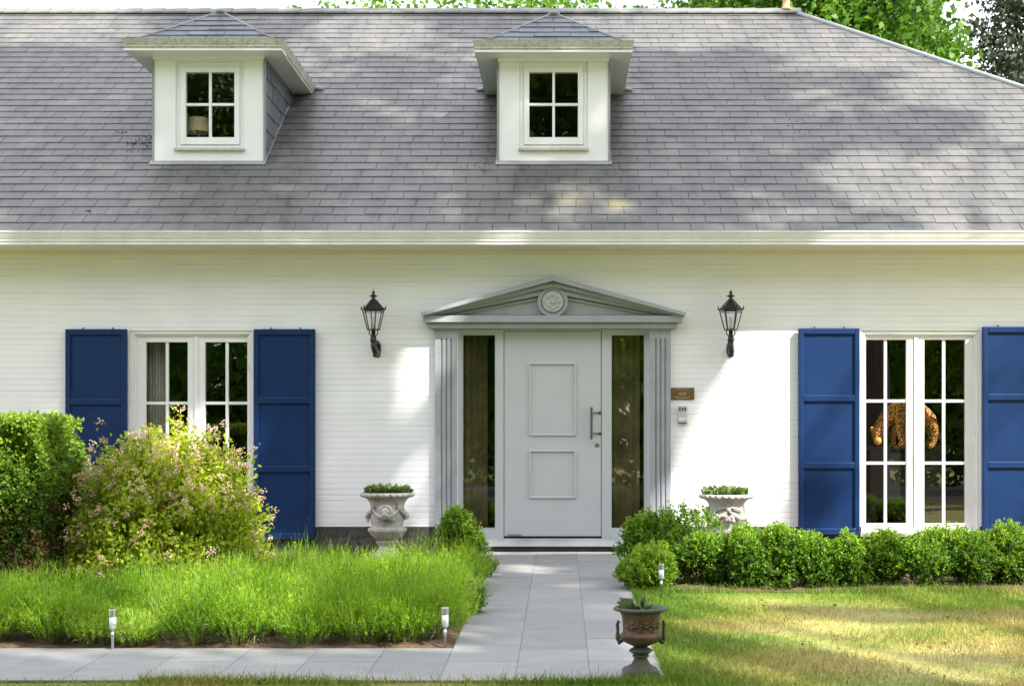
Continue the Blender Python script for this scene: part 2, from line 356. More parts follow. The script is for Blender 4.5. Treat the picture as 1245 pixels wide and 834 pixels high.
def grass_mat(name, blades):
    m, nt, p = new_mat(name); c = coords(nt)
    n = N(nt, 'ShaderNodeTexNoise', Scale=.75, Detail=6, Roughness=.62); c2 = coords(nt, (.8, 1.5, 1)); nt.links.new(c2, n.inputs['Vector'])
    n2 = N(nt, 'ShaderNodeTexNoise', Scale=9, Detail=5, Roughness=.7); nt.links.new(c, n2.inputs['Vector'])
    ad = N(nt, 'ShaderNodeMath', operation='MULTIPLY_ADD'); nt.links.new(n2.outputs['Fac'], ad.inputs[0]); ad.inputs[1].default_value = .22; nt.links.new(n.outputs['Fac'], ad.inputs[2])
    # greener along the borders, drier in the open middle of the lawn
    g = nt.nodes.new('ShaderNodeNewGeometry'); sx = nt.nodes.new('ShaderNodeSeparateXYZ'); nt.links.new(g.outputs['Position'], sx.inputs[0])
    e1 = N(nt, 'ShaderNodeMapRange'); nt.links.new(sx.outputs['Y'], e1.inputs[0]); e1.inputs[1].default_value = -4.7; e1.inputs[2].default_value = -3.7; e1.inputs[3].default_value = 0; e1.inputs[4].default_value = -.22
    e2 = N(nt, 'ShaderNodeMapRange'); nt.links.new(sx.outputs['X'], e2.inputs[0]); e2.inputs[1].default_value = .7; e2.inputs[2].default_value = 1.7; e2.inputs[3].default_value = -.24; e2.inputs[4].default_value = 0
    e3 = N(nt, 'ShaderNodeMapRange'); nt.links.new(sx.outputs['Y'], e3.inputs[0]); e3.inputs[1].default_value = -11; e3.inputs[2].default_value = -8.6; e3.inputs[3].default_value = .04; e3.inputs[4].default_value = 0
    s = ad.outputs[0]
    for e in (e1, e2, e3):
        a = N(nt, 'ShaderNodeMath', operation='ADD'); nt.links.new(s, a.inputs[0]); nt.links.new(e.outputs[0], a.inputs[1]); s = a.outputs[0]
    r = ramp(nt, [(.24, (.11, .21, .025)), (.37, (.18, .27, .035)), (.48, (.27, .31, .065)), (.60, (.40, .37, .12)), (.74, (.50, .42, .18))])
    nt.links.new(s, r.inputs[0]); col = r.outputs[0]
    if blades:
        at = N(nt, 'ShaderNodeAttribute', attribute_name='v'); r2 = ramp(nt, [(0, (.6, .6, .6)), (1, (1.35, 1.3, 1.2))]); nt.links.new(at.outputs['Fac'], r2.inputs[0])
        col = mixc(nt, 1.0, col, r2.outputs[0], 'MULTIPLY')
    else:
        n5 = N(nt, 'ShaderNodeTexNoise', Scale=60, Detail=4); nt.links.new(c, n5.inputs['Vector'])
        r2 = ramp(nt, [(.3, (.45, .45, .45)), (.7, (1.1, 1.1, 1.1))]); nt.links.new(n5.outputs['Fac'], r2.inputs[0])
        col = mixc(nt, 1.0, col, r2.outputs[0], 'MULTIPLY')
        bp = N(nt, 'ShaderNodeBump', Strength=.7, Distance=.03); nt.links.new(n5.outputs['Fac'], bp.inputs['Height']); nt.links.new(bp.outputs[0], p.inputs['Normal'])
    nt.links.new(col, p.inputs['Base Color']); p.inputs['Roughness'].default_value = .7; p.inputs['Specular IOR Level'].default_value = .2
    if blades:
        tr = nt.nodes.new('ShaderNodeBsdfTranslucent'); nt.links.new(col, tr.inputs[0]); ms = nt.nodes.new('ShaderNodeMixShader'); ms.inputs[0].default_value = .3
        nt.links.new(p.outputs[0], ms.inputs[1]); nt.links.new(tr.outputs[0], ms.inputs[2]); nt.links.new(ms.outputs[0], nt.nodes['Material Output'].inputs[0])
    return m
M['lawn'] = grass_mat('lawn turf', False); M['blade'] = grass_mat('grass blade', True)
def paver_mat():
    m, nt, p = new_mat('blue grey stone slab'); c = coords(nt)
    at = N(nt, 'ShaderNodeAttribute', attribute_name='v'); r = ramp(nt, [(0, (.228, .229, .232)), (1, (.285, .283, .278))]); nt.links.new(at.outputs['Fac'], r.inputs[0])
    n = N(nt, 'ShaderNodeTexNoise', Scale=3, Detail=8, Roughness=.65); c2 = coords(nt, (1, 2.2, 1)); nt.links.new(c2, n.inputs['Vector'])
    r2 = ramp(nt, [(.3, (.86, .86, .87)), (.7, (1.1, 1.09, 1.08))]); nt.links.new(n.outputs['Fac'], r2.inputs[0])
    col = mixc(nt, 1.0, r.outputs[0], r2.outputs[0], 'MULTIPLY')
    n3 = N(nt, 'ShaderNodeTexNoise', Scale=45, Detail=3); nt.links.new(c, n3.inputs['Vector'])
    r3 = ramp(nt, [(.66, (0, 0, 0)), (.74, (.6, .6, .6))]); nt.links.new(n3.outputs['Fac'], r3.inputs[0])
    col = mixc(nt, r3.outputs[0], col, (.27, .26, .24))
    nt.links.new(col, p.inputs['Base Color']); p.inputs['Roughness'].default_value = .6
    bp = N(nt, 'ShaderNodeBump', Strength=.15, Distance=.004); nt.links.new(n3.outputs['Fac'], bp.inputs['Height']); nt.links.new(bp.outputs[0], p.inputs['Normal'])
    return m
M['paver'] = paver_mat(); M['joint'] = paint('paving joint', (.20, .195, .18), .9)
def spots_mat():
    m, nt, p = new_mat('spotted orange fur'); tc = nt.nodes.new('ShaderNodeTexCoord')
    v = N(nt, 'ShaderNodeTexVoronoi', Scale=34, feature='DISTANCE_TO_EDGE'); nt.links.new(tc.outputs['Object'], v.inputs['Vector'])
    r = ramp(nt, [(0, (.05, .02, .01)), (.10, (.05, .02, .01)), (.18, (.80, .34, .045)), (1, (.80, .40, .07))]); nt.links.new(v.outputs['Distance'], r.inputs[0])
    nt.links.new(r.outputs[0], p.inputs['Base Color']); p.inputs['Roughness'].default_value = .7; return m
M['spots'] = spots_mat()
M['orange'] = paint('orange fur', (.72, .34, .06), .7, .2, 30)

# ------------------------------------------------------------ ground, beds, path, road
ys = [120, 30, 0, -22, -60, -160]
mb = MB(); vs = []
for y in ys:
    for x in (-160, 160): vs.append((x, y, GZ(y)))
mb.add(vs, [(2*i, 2*i+2, 2*i+3, 2*i+1) for i in range(len(ys)-1)])
tag(mb.build('lawn', M['lawn']), kind='structure')
def sheet(name, mat, rects, dz, step=.25, rough=0):
    mb = MB()
    for x0, x1, y0, y1 in rects:
        nx = max(1, int((x1-x0)/step)); ny = max(1, int((y1-y0)/step))
        g = [(x0+(x1-x0)*i/nx, y0+(y1-y0)*j/ny) for j in range(ny+1) for i in range(nx+1)]
        vs = []
        for k, (x, y) in enumerate(g):
            i, j = k % (nx+1), k//(nx+1); e = 0 if i in (0, nx) or j in (0, ny) else random.random()*rough
            vs.append((x, y, GZ(y)+dz+e))
        mb.add(vs, [(j*(nx+1)+i, j*(nx+1)+i+1, (j+1)*(nx+1)+i+1, (j+1)*(nx+1)+i) for j in range(ny) for i in range(nx)])
    return tag(mb.build(name, mat, smooth=True), kind='structure')
sheet('soil_bed', M['soil'], [(-9, -1.12, -1.87, -.02), (-9, -.715, -6.22, -1.875)], .004, .08, .03)
sheet('soil_bed', M['soil'], [(1.10, 9, -1.66, -.02), (.605, 9, -3.32, -1.665)], .004, .08, .03)
TW = .435
px0 = -.70
def tiles(mb, x0, x1, y0, y1, cols=None, L=.87, stag=True):
    i = math.floor((x0-px0)/TW+1e-6)
    while px0+i*TW < x1-1e-6:
        a = max(x0, px0+i*TW); b = min(x1, px0+(i+1)*TW)
        o = (L/2 if (i % 2 and stag) else 0)
        y = -7.6-o-L*2
        while y < y1:
            c, d = max(y, y0), min(y+L, y1)
            if d-c > .03 and b-a > .02:
                g = .0018
                z = random.uniform(-.0006, .0006); v = random.random()
                vs = [(X, Y, GZ(Y)+Z+z) for Z in (.004, .016) for Y in (c+g, d-g) for X in (a+g, b-g)]
                mb.add(vs, [(0,2,3,1), (4,5,7,6), (0,1,5,4), (2,6,7,3), (0,4,6,2), (1,3,7,5)], v)
            y += L
        i += 1
mb = MB()
tiles(mb, -.70, .605, -7.33, -1.87); tiles(mb, -1.115, 1.095, -1.87, -.03, L=.55)
tiles(mb, -9, -.70, -7.33, -6.24)
path = tag(mb.build('path', M['paver']), kind='structure')
sheet('path_base', M['joint'], [(-.70, .605, -7.33, -1.87), (-1.115, 1.095, -1.87, -.03), (-9, -.70, -7.33, -6.24)], .012, 1.0)
def road():
    mb = MB(); z = GZ(-30)
    mb.box(-160, 160, -31, -23.5, z-.1, z+.004)
    tag(mb.build('road', M['asphalt']), kind='structure')
    k = MB(); k.box(-160, 160, -23.5, -23.35, z-.1, z+.10); k.box(-160, 160, -31.15, -31.0, z-.1, z+.10)
    tag(k.build('kerb', M['paver']), kind='structure')
road()

# ------------------------------------------------------------ the house
house = empty('house', (0, 0, 0), 'white painted brick cottage with grey slate roof, two dormers and blue shutters', 'house')
T = .68; EY, EZ = -.44, 3.428; RY = 5.60; RZ = EZ+T*(RY-EY); RXR = 3.378; RXL = -9.2
RUN = RY-EY; EXR = RXR+RUN*1.0; EXL = RXL-RUN
WXL, WXR = EXL+.45, EXR-.45; BY = 2*RY   # wall extents, back wall
def roofz(y): return EZ+T*(y-EY)

# windows: opening rectangles on the facade, all (x0, x1, z0, z1)
LW = (WX(158), WX(307), WZ(655), WZ(402)); RW = (WX(1047), WX(1192), WZ(648), WZ(402))
DW = (WX(556.5), WX(789.5), .0, WZ(399.5))
holes = [LW, RW, DW]
WT = .16
def rect_cells(x0, x1, z0, z1, holes):
    xs = sorted({x0, x1}|{h[0] for h in holes}|{h[1] for h in holes}); zs = sorted({z0, z1}|{h[2] for h in holes if h[2] > z0}|{h[3] for h in holes})
    for i in range(len(xs)-1):
        for j in range(len(zs)-1):
            cx, cz = (xs[i]+xs[i+1])/2, (zs[j]+zs[j+1])/2
            if not any(h[0] < cx < h[1] and h[2] < cz < h[3] for h in holes): yield xs[i], xs[i+1], zs[j], zs[j+1]
PZ = .285
wm = MB()
for a, b, c, d in rect_cells(WXL, WXR, PZ, 3.268, holes):
    wm.add([(a, 0, c), (b, 0, c), (b, 0, d), (a, 0, d)], [(0, 1, 2, 3)])
    wm.add([(a, WT, c), (b, WT, c), (b, WT, d), (a, WT, d)], [(3, 2, 1, 0)])
for h in holes:
    z0 = max(h[2], PZ)
    wm.add([(h[0], 0, z0), (h[0], WT, z0), (h[0], WT, h[3]), (h[0], 0, h[3])], [(0, 1, 2, 3)])
    wm.add([(h[1], 0, z0), (h[1], WT, z0), (h[1], WT, h[3]), (h[1], 0, h[3])], [(3, 2, 1, 0)])
    wm.add([(h[0], 0, h[3]), (h[1], 0, h[3]), (h[1], WT, h[3]), (h[0], WT, h[3])], [(3, 2, 1, 0)])
wm.box(WXL-.0, WXL+WT, WT, BY, 0, 3.268); wm.box(WXR-WT, WXR, WT, BY, 0, 3.268); wm.box(WXL, WXR, BY-.2, BY, 0, 3.268)
wm.build('wall', M['wall'], house)
pm = MB()
xs = [WXL, LW[0], LW[1], DW[0], DW[1], RW[0], RW[1], WXR]
for a, b in ((WXL, LW[0]), (LW[1], DW[0]), (DW[1], RW[0]), (RW[1], WXR)):
    z = -.1
    while z < PZ-.01:
        z1 = min(z+.068, PZ-.001)
        x = a-random.random()*.1
        while x < b:
            x1 = min(x+.21, b); xx = max(x, a)
            if x1-xx > .02: pm.box(xx+.003, x1-.003, -.004, .1, z, z1-.007)
            x += .218
        z += .07
    pm.box(a, b, .0, .12, -.1, PZ-.002); pm.build('plinth', M['plinth'], house); pm = MB()
# interior
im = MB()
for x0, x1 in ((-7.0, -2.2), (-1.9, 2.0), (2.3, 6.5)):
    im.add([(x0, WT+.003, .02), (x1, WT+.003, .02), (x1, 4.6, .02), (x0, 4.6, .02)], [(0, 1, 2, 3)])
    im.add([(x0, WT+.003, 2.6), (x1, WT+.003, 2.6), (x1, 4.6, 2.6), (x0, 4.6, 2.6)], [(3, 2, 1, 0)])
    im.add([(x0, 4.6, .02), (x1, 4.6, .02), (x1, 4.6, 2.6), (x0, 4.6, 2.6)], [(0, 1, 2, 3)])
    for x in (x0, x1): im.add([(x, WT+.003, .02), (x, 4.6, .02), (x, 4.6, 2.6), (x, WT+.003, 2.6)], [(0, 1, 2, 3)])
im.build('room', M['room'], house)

# ---- slates on a plane: P(u,s) = O + U*u + S*s with outward normal Nn; span(s) gives the left/right edge
def slates(mb, O, U, S, Nn, smax, span, w=.35, e=.198, th=.0032, jit=.0, rnd=0, hex_=False):
    O, U, S, Nn = Vector(O), Vector(U).normalized(), Vector(S).normalized(), Vector(Nn).normalized()
    k = 0; s = 0.0
    while s < smax-1e-3:
        s1 = min(s+e, smax); l0, r0 = span(s); l1, r1 = span(min(s1+.02, smax))
        off = (w/2 if k % 2 else 0)+random.uniform(-.03, .03)
        x = math.floor((min(l0, l1)-off)/w)*w+off
        while x < max(r0, r1):
            g = .0028; ww = w
            a0, b0 = max(x+g, l0), min(x+ww-g, r0); a1, b1 = max(x+g, l1), min(x+ww-g, r1)
            if b0-a0 > .01 or b1-a1 > .01:
                if b0 < a0: a0 = b0 = (a0+b0)/2 if l0 < r0 else l0
                if b1 < a1: a1 = b1 = max(min((a1+b1)/2, r1), l1)
                t = th*random.uniform(.8, 1.7); ds = random.uniform(-.004, .004); tt = random.uniform(-.001, .0015)
                lo = s-.012+ds; hi = min(s1+.02, smax)
                P = lambda u, ss, h: O+U*u+S*ss+Nn*h
                vs = [P(a0, lo, t+.009+tt), P(b0, lo, t+.009-tt), P(b1, hi, .004), P(a1, hi, .004), P(a0, lo, .004), P(b0, lo, .004)]
                mb.add(vs, [(0, 1, 2, 3), (4, 5, 1, 0), (0, 3, 4), (1, 5, 2)])
            x += w
        s += e; k += 1
SL = math.hypot(RUN, T*RUN); cs, sn = RUN/SL, T*RUN/SL
# dormer footprints cut the slates under them are simply covered by the dormers
rm = MB()
slates(rm, (0, EY, EZ), (1, 0, 0), (0, cs, sn), (0, -sn, cs), SL, lambda s: (EXL+s*cs, EXR-s*cs))
slates(rm, (0, BY-EY, EZ), (-1, 0, 0), (0, -cs, sn), (0, sn, cs), SL, lambda s: (-(EXR-s*cs), -(EXL+s*cs)))
slates(rm, (EXR, RY, EZ), (0, 1, 0), (-cs, 0, sn), (sn, 0, cs), SL, lambda s: (-(RUN-s*cs), RUN-s*cs))
slates(rm, (EXL, RY, EZ), (0, -1, 0), (cs, 0, sn), (-sn, 0, cs), SL, lambda s: (-(RUN-s*cs), RUN-s*cs))
roof = rm.build('roof', M['slate'], house)
um = MB()
A, B, C_, D_ = (EXL, EY, EZ), (EXR, EY, EZ), (EXR, BY-EY, EZ), (EXL, BY-EY, EZ); E, F = (RXL, RY, RZ), (RXR, RY, RZ)
um.add([A, B, C_, D_, E, F], [(0, 1, 5, 4), (1, 2, 5), (2, 3, 4, 5), (3, 0, 4)])
um.build('underlay', M['gap'], roof)
# ridge tiles: overlapping angled caps
rg = MB(); x = RXL
while x < RXR-.05:
    l = .335; y0 = .13; o = .012 if True else 0
    for sgn in (-1, 1):
        rg.add([(x, RY, RZ+.052), (x+l+.01, RY, RZ+.062), (x+l+.01, RY+sgn*y0, RZ-.028), (x, RY+sgn*y0, RZ-.036), (x, RY, RZ+.035), (x+l+.01, RY, RZ+.044), (x+l+.01, RY+sgn*y0, RZ-.05), (x, RY+sgn*y0, RZ-.055)],
               [(0, 1, 2, 3) if sgn > 0 else (3, 2, 1, 0), (2, 6, 7, 3), (0, 3, 7, 4), (1, 5, 6, 2)])
    x += l
rg.build('ridge_tiles', M['ridge'], roof)
hp = MB()
for sgn_y, xe, xr in ((1, EXR, RXR), (1, EXL, RXL)):
    a = Vector((xe, EY, EZ+.02)); b = Vector((xr, RY, RZ+.02))
    for a_ in (a, Vector((xe, BY-EY, EZ+.02))): hp = MB(); hp.tube([a_, b], .034, 8); hp.build('hip_flashing', M['hip'], roof, smooth=True)
fn = MB(); fn.lathe([(.085, 0), (.08, .03), (.055, .06), (.05, .14), (.06, .16), (.045, .19), (.03, .26), (.045, .29), (.045, .33), (.02, .37), (.001, .40)], (RXR-.05, RY, RZ+.02), 16)
fn.build('finial', M['terra'], roof, smooth=True)

# ---- main gutter, fascia, soffit
gp = [(-.555, 3.27), (-.552, 3.300), (-.563, 3.305), (-.563, 3.318), (-.556, 3.322), (-.572, 3.345), (-.575, 3.385), (-.583, 3.395), (-.583, 3.412), (-.57, 3.413), (-.565, 3.395), (-.45, 3.395), (-.45, 3.27)]
g = MB(); g.extr_x(gp[::-1], EXL-.1, EXR+.1)
soft(g.build('gutter', M['gutter'], house))
s_ = MB(); s_.box(EXL, EXR, -.45, .0, 3.268, 3.29); s_.box(EXL, EXR, -.44, -.41, 3.29, 3.42)
s_.box(EXL, EXR, -.05, -.002, 3.235, 3.268)
x = -7.5
while x < 7: s_.ball((x, -.052, 3.258), .004, 6); x += .185
s_.box(EXL, EXL+.45, 0, BY, 3.268, 3.29); s_.box(EXR-.45, EXR, 0, BY, 3.268, 3.29)
s_.build('soffit', M['soffit'], house)

# ---- casement windows
def casement(opening, rows, recess, glass_x, muntin_x, top, bots, name='window'):
    x0, x1, z0, z1 = opening
    f = MB(); y = recess
    fw = .038
    # outer frame with stepped rebate
    for (xa, xb, za, zb, ya) in ((x0, x0+fw, z0, z1, y-.035), (x1-fw, x1, z0, z1, y-.035), (x0+fw, x1-fw, z1-fw, z1, y-.035), (x0+fw, x1-fw, z0, z0+fw, y-.035)):
        f.box(xa, xb, ya, y+.07, za, zb)
    f.box(x0+fw, x0+fw+.022, y-.012, y+.06, z0+fw, z1-fw); f.box(x1-fw-.022, x1-fw, y-.012, y+.06, z0+fw, z1-fw)
    f.box(x0+fw+.022, x1-fw-.022, y-.012, y+.06, z1-fw-.022, z1-fw)
    win = f.build(name, M['white'], house, bev=.004)
    for (ga, gb), mx in zip(glass_x, muntin_x):
        s = MB(); l = x0+fw+.022 if ga == glass_x[0][0] else (glass_x[0][1]+glass_x[1][0])/2-.02
        r = (glass_x[0][1]+glass_x[1][0])/2-.022 if ga == glass_x[0][0] else x1-fw-.022
        zt = z1-fw-.022; zb = z0+fw; gt, gb_ = top, bots[-1][0]
        yy = y+.005
        s.box(l+.001, ga, yy, yy+.055, zb+.001, zt-.001); s.box(gb, r-.001, yy, yy+.055, zb+.001, zt-.001)
        s.box(ga, gb, yy, yy+.055, gt, zt-.001); s.box(ga, gb, yy, yy+.055, zb+.001, gb_)
        sash = s.build('sash', M['white'], win, bev=.004)
        k = MB(); k.box(mx-.016, mx+.016, yy+.012, yy+.045, gb_, gt)
        for zc in rows:
            k.box(ga, mx-.016, yy+.013, yy+.044, zc-.016, zc+.016); k.box(mx+.016, gb, yy+.013, yy+.044, zc-.016, zc+.016)
        k.build('glazing_bars', M['white'], win, bev=.003)
        zs = [gb_]+sorted(rows)+[gt]
        for a, b in ((ga, mx), (mx, gb)):
            for i in range(len(zs)-1):
                p = MB(); p.add([(a, yy+.03, zs[i]), (b, yy+.03, zs[i]), (b, yy+.03, zs[i+1]), (a, yy+.03, zs[i+1])], [(0, 1, 2, 3)])
                p.build('pane', M['glass'], win)
    c = MB(); xm = (glass_x[0][1]+glass_x[1][0])/2
    c.box(xm-.02, xm+.022, y-.008, y+.004, z0+fw+.002, z1-fw-.024); c.build('meeting_stile', M['white'], win, bev=.004)
    sl_ = MB(); sl_.box(x0-.02, x1+.02, -.05, .1, z0-.035, z0-.002); sl_.build('sill', M['stone'], win, bev=.004)
    h = MB()
    for xx, dd in ((x0+fw+.012, -1), (x1-fw-.012, 1)):
        for zz in (z0+.4, z0+1.1, z0+1.85): h = MB(); h.tube([(xx, y-.017, zz-.03), (xx, y-.017, zz+.03)], .006, 6); h.build('hinge', M['white'], win)
    return win
def zz(*a): return [WZ(v) for v in a]
REC = .05; k_ = (D0+REC)/D0
gx = lambda a: WX(a)*k_
gz = lambda a: EYE+(WZ(a)-EYE)*k_
wl = casement(LW, [gz(490), gz(563.5)], REC, [(gx(177), gx(228)), (gx(249), gx(300.5))], [gx(202.6), gx(275.5)], gz(416), [(gz(637),)])
wr = casement(RW, [gz(487.5), gz(563)], REC, [(gx(1052.5), gx(1102.5)), (gx(1124), gx(1174))], [gx(1077), gx(1148)], gz(413), [(gz(636),)])
# curtain behind the left window
cu = MB(); x0c = WX(176); n = 26; vs = []
for i in range(n+1):
    x = x0c-.05+i*.19/n; y = .30+.025*math.sin(i*1.35)+.01*math.sin(i*3.1)
    vs += [(x, y, .05), (x+.01*math.sin(i), y, 2.45)]
cu.add(vs, [(2*i, 2*i+2, 2*i+3, 2*i+1) for i in range(n)])
tag(cu.build('curtain', M['curtain'], smooth=True), 'pale net curtain hanging behind the left edge of the window with the flowering bush', 'curtain')

# ---- shutters
def shutter(x0, x1, z0, z1, label):
    W, H = x1-x0, z1-z0; s = MB(); t = .045; st = .055; y0, y1 = -t-.025, -.025
    s.box(x0, x0+st, y0, y1, z0, z1); s.box(x1-st, x1, y0, y1, z0, z1)
    for za, zb in ((z1-st-.01, z1), (z1-H*.355, z1-H*.355+.07), (z1-H*.68, z1-H*.68+.07), (z0, z0+.07)):
        s.box(x0+st, x1-st, y0+.001, y1, za, zb)
    o = s.build('shutter', M['navy'], house, bev=.008); tag(o, label)
    p = MB(); p.box(x0+st-.002, x1-st+.002, y0+.024, y1-.004, z0+.01, z1-.01); p.build('panel', M['navy'], o)
    h = MB()
    for zc in (z0+.3, z0+H/2, z1-.3):
        h = MB(); h.box(x0+.02, x0+.05, -.025, .0, zc-.02, zc+.02); h.build('hinge', M['iron'], o); h = MB(); h.box(x1-.05, x1-.02, -.025, .0, zc-.02, zc+.02); h.build('hinge', M['iron'], o)
    for q in (.18, .5): h = MB(); h.tube([(x0+q, -.03, z1+.01), (x0+q, -.0, z1+.015)], .008, 6); h.build('stay_hook', M['iron'], o)
    return o
k2 = (D0-.07)/D0
sx = lambda a: WX(a)*k2
sz = lambda a: EYE+(WZ(a)-EYE)*k2
shutter(sx(79), sx(154), sz(660), sz(400), 'dark blue shutter left of the left window')
shutter(sx(308), sx(383), sz(656), sz(400), 'dark blue shutter right of the left window')
shutter(sx(971), sx(1045.5), sz(650), sz(399), 'sunlit blue shutter left of the right window')
shutter(sx(1195), sx(1270), sz(650), sz(397), 'sunlit blue shutter cut by the right picture edge')

# ---- entrance
def entrance():
    y = .05; kk = (D0+y)/D0
    X = lambda a: WX(a)*kk
    Z = lambda a: EYE+(WZ(a)-EYE)*kk
    x0, x1 = WX(556.5), WX(789.5); zb, zt = Z(655.5), WZ(399.5)
    gl, gr = (X(562.5), X(602.5)), (X(743), X(783.5)); gt, gb = Z(407), Z(642)
    dl, dr, dt, db = X(613), X(731), Z(403), Z(653)
    f = MB()
    f.box(x0, gl[0], y, y+.08, zb, zt); f.box(gl[1], dl-.006, y, y+.08, zb, zt); f.box(dr+.006, gr[0], y, y+.08, zb, zt); f.box(gr[1], x1, y, y+.08, zb, zt)
    f.box(gl[0], gl[1], y, y+.08, gt, zt); f.box(gl[0], gl[1], y, y+.08, zb, gb); f.box(gr[0], gr[1], y, y+.08, gt, zt); f.box(gr[0], gr[1], y, y+.08, zb, gb)
    f.box(dl-.006, dr+.006, y, y+.08, dt+.006, zt)
    fr = f.build('door_frame', M['door'], house)
    for a, b in (gl, gr):
        p = MB(); p.add([(a, y+.03, gb), (b, y+.03, gb), (b, y+.03, gt), (a, y+.03, gt)], [(0, 1, 2, 3)]); p.build('sidelight_pane', M['glass'], fr)
        q = MB(); w_ = .006
        q.box(a, a+w_, y-.004, y+.0, gb, gt); q.box(b-w_, b, y-.004, y+.0, gb, gt); q.box(a+w_, b-w_, y-.004, y, gt-w_, gt); q.box(a+w_, b-w_, y-.004, y, gb, gb+w_)
        q.build('glazing_bead', M['door'], fr)
    # leaf with two raised mouldings
    d = MB(); ly = y+.012
    P1 = (X(643), X(700.5), Z(530), Z(441)); P2 = (X(643), X(700.5), Z(606), Z(547))
    cells = list(rect_cells(dl, dr, db+.012, dt, [P1, P2]))
    for a, b, c, e in cells: d.add([(a, ly, c), (b, ly, c), (b, ly, e), (a, ly, e)], [(0, 1, 2, 3)])
    for (a, b, c, e) in (P1, P2):
        prof = [(0, 0), (.004, -.018), (.012, -.021), (.020, -.008), (.024, .006), (.034, .006)]
        for (i0, d0), (i1, d1) in zip(prof, prof[1:]):
            r0 = [(a+i0, ly+d0, c+i0), (b-i0, ly+d0, c+i0), (b-i0, ly+d0, e-i0), (a+i0, ly+d0, e-i0)]
            r1 = [(a+i1, ly+d1, c+i1), (b-i1, ly+d1, c+i1), (b-i1, ly+d1, e-i1), (a+i1, ly+d1, e-i1)]
            d.add(r0+r1, [(0, 1, 5, 4), (1, 2, 6, 5), (2, 3, 7, 6), (3, 0, 4, 7)])
        i = .034; d.add([(a+i, ly+.006, c+i), (b-i, ly+.006, c+i), (b-i, ly+.006, e-i), (a+i, ly+.006, e-i)], [(0, 1, 2, 3)])
    d.box(dl, dr, ly+.001+.01, ly+.05, db+.012, dt)
    door = d.build('door', M['door'], house)
    g = MB(); g.box(dl-.006, dr+.006, y+.03, y+.07, db-.01, db+.012); g.build('door_gap', M['black'], door)
    h = MB(); hx = X(719); zt_, zb_ = Z(495), Z(534); yo = ly-.055
    h.tube([(hx, yo, zb_), (hx, yo, zt_)], .015, 12)
    for a in (502, 527): h.tube([(hx, yo, Z(a)), (X(724), yo+.03, Z(a)+.002), (X(729), ly, Z(a))], [.008, .008, .009], 8); h.tube([(X(729), ly-.004, Z(a)), (X(729), ly, Z(a))], .018, 12)
    h.build('handle', M['darksteel'], door, smooth=False)
    lk = MB(); lk.tube([(X(726), ly-.008, Z(541)), (X(726), ly, Z(541))], .024, 20); lk.box(X(726)-.004, X(726)+.004, ly-.01, ly-.008, Z(541)-.012, Z(541)+.008)
    lk.build('lock', M['steel'], door)
    text('door_lettering', 'HÖRMANN', .032, (X(616), ly-.002, Z(651.5)), M['black'], door, .0005)
    # threshold slab
    t = MB(); t.box(WX(552), WX(793), -.07, .05, WZ(663.5), WZ(656.5)); t.box(WX(556), WX(789), -.045, .05, WZ(656.5), WZ(654.5))
    t.box(-.08, -.077, -.0715, -.069, WZ(663.5), WZ(656.5))
    t.build('threshold', M['trim'], house, bev=.004)
    b = MB(); b.box(WX(556), WX(789), -.01, .1, -.05, WZ(663.6)); b.build('threshold_base', M['plinth'], house)
    # pilasters
    for a, c in ((529.5, 555.5), (789.5, 815)):
        p = MB(); xa, xb = WX(a), WX(c); n = 3; fw = .026; ya = -.055; W = xb-xa
        z0, z1, zf0, zf1 = WZ(664), WZ(399), WZ(640), WZ(412)
        cx = [xa+W*(.30+.22*i) for i in range(n)]
        edges = [xa]+[e for c_ in cx for e in (c_-fw/2, c_+fw/2)]+[xb]
        for i in range(0, len(edges), 2): p.box(edges[i], edges[i+1], ya, .0, zf0, zf1)
        for c_ in cx:
            p.add([(c_-fw/2, ya, zf0), (c_, ya+.02, zf0), (c_, ya+.02, zf1), (c_-fw/2, ya, zf1)], [(0, 1, 2, 3)])
            p.add([(c_, ya+.02, zf0), (c_+fw/2, ya, zf0), (c_+fw/2, ya, zf1), (c_, ya+.02, zf1)], [(0, 1, 2, 3)])
        p.box(xa, xb, ya, 0, zf1, z1); p.box(xa, xb, ya, 0, z0, zf0)
        p.build('pilaster', M['trim'], house)
    # pediment
    m = MB(); ax = WX(672)
    kf = lambda yy: (D0+yy)/D0
    def at(px, py, yy): return (WX(px)*kf(yy), EYE+(WZ(py)-EYE)*kf(yy))
    def band(xa, xb, ya, yb, y0, y1=0.0):
        (l, t_), (r, b_) = at(xa, ya, y0), at(xb, yb, y0); m.box(l, r, y0, y1, b_, t_)
    band(521, 823.5, 392.6, 399, -.12); band(526, 818, 399, 401, -.075)
    band(514.5, 829.5, 383.5, 391.8, -.17)
    band(518, 826, 391.6, 392.8, -.10)
    # tympanum and rakes
    def tri(pts, y0, y1=0.0): m.prism([at(a, b, y0) for a, b in pts], y0, y1)
    tri([(520, 383.3), (826, 383.3), (672, 344)], -.05)
    def rake(l, apex, r, th, y0, y1=-.001):
        tri([l, (apex[0], apex[1]+th), apex, (l[0]-2, l[1]-th*.6)], y0, y1)
        tri([(apex[0], apex[1]+th), r, (r[0]+2, r[1]-th*.6), apex], y0, y1)
    rake((513, 384), (672, 335), (833, 384), 6.5, -.23)
    rake((516.5, 385.5), (672, 343.2), (827.5, 385.5), 5.2, -.165)
    rake((533, 383.4), (672, 350.2), (810, 383.4), 6, -.115)
    rake((556, 383.4), (672, 358.5), (790, 383.4), 3, -.075)
    ped = m.build('pediment', M['trim'], house, bev=.004)
    c = MB(); cx_, cz_ = at(672, 367, -.12)
    ring = [(.168, 0), (.168, .06), (.160, .072), (.125, .072), (.118, .06), (.118, .02)]
    c.lathe(ring, n=40)
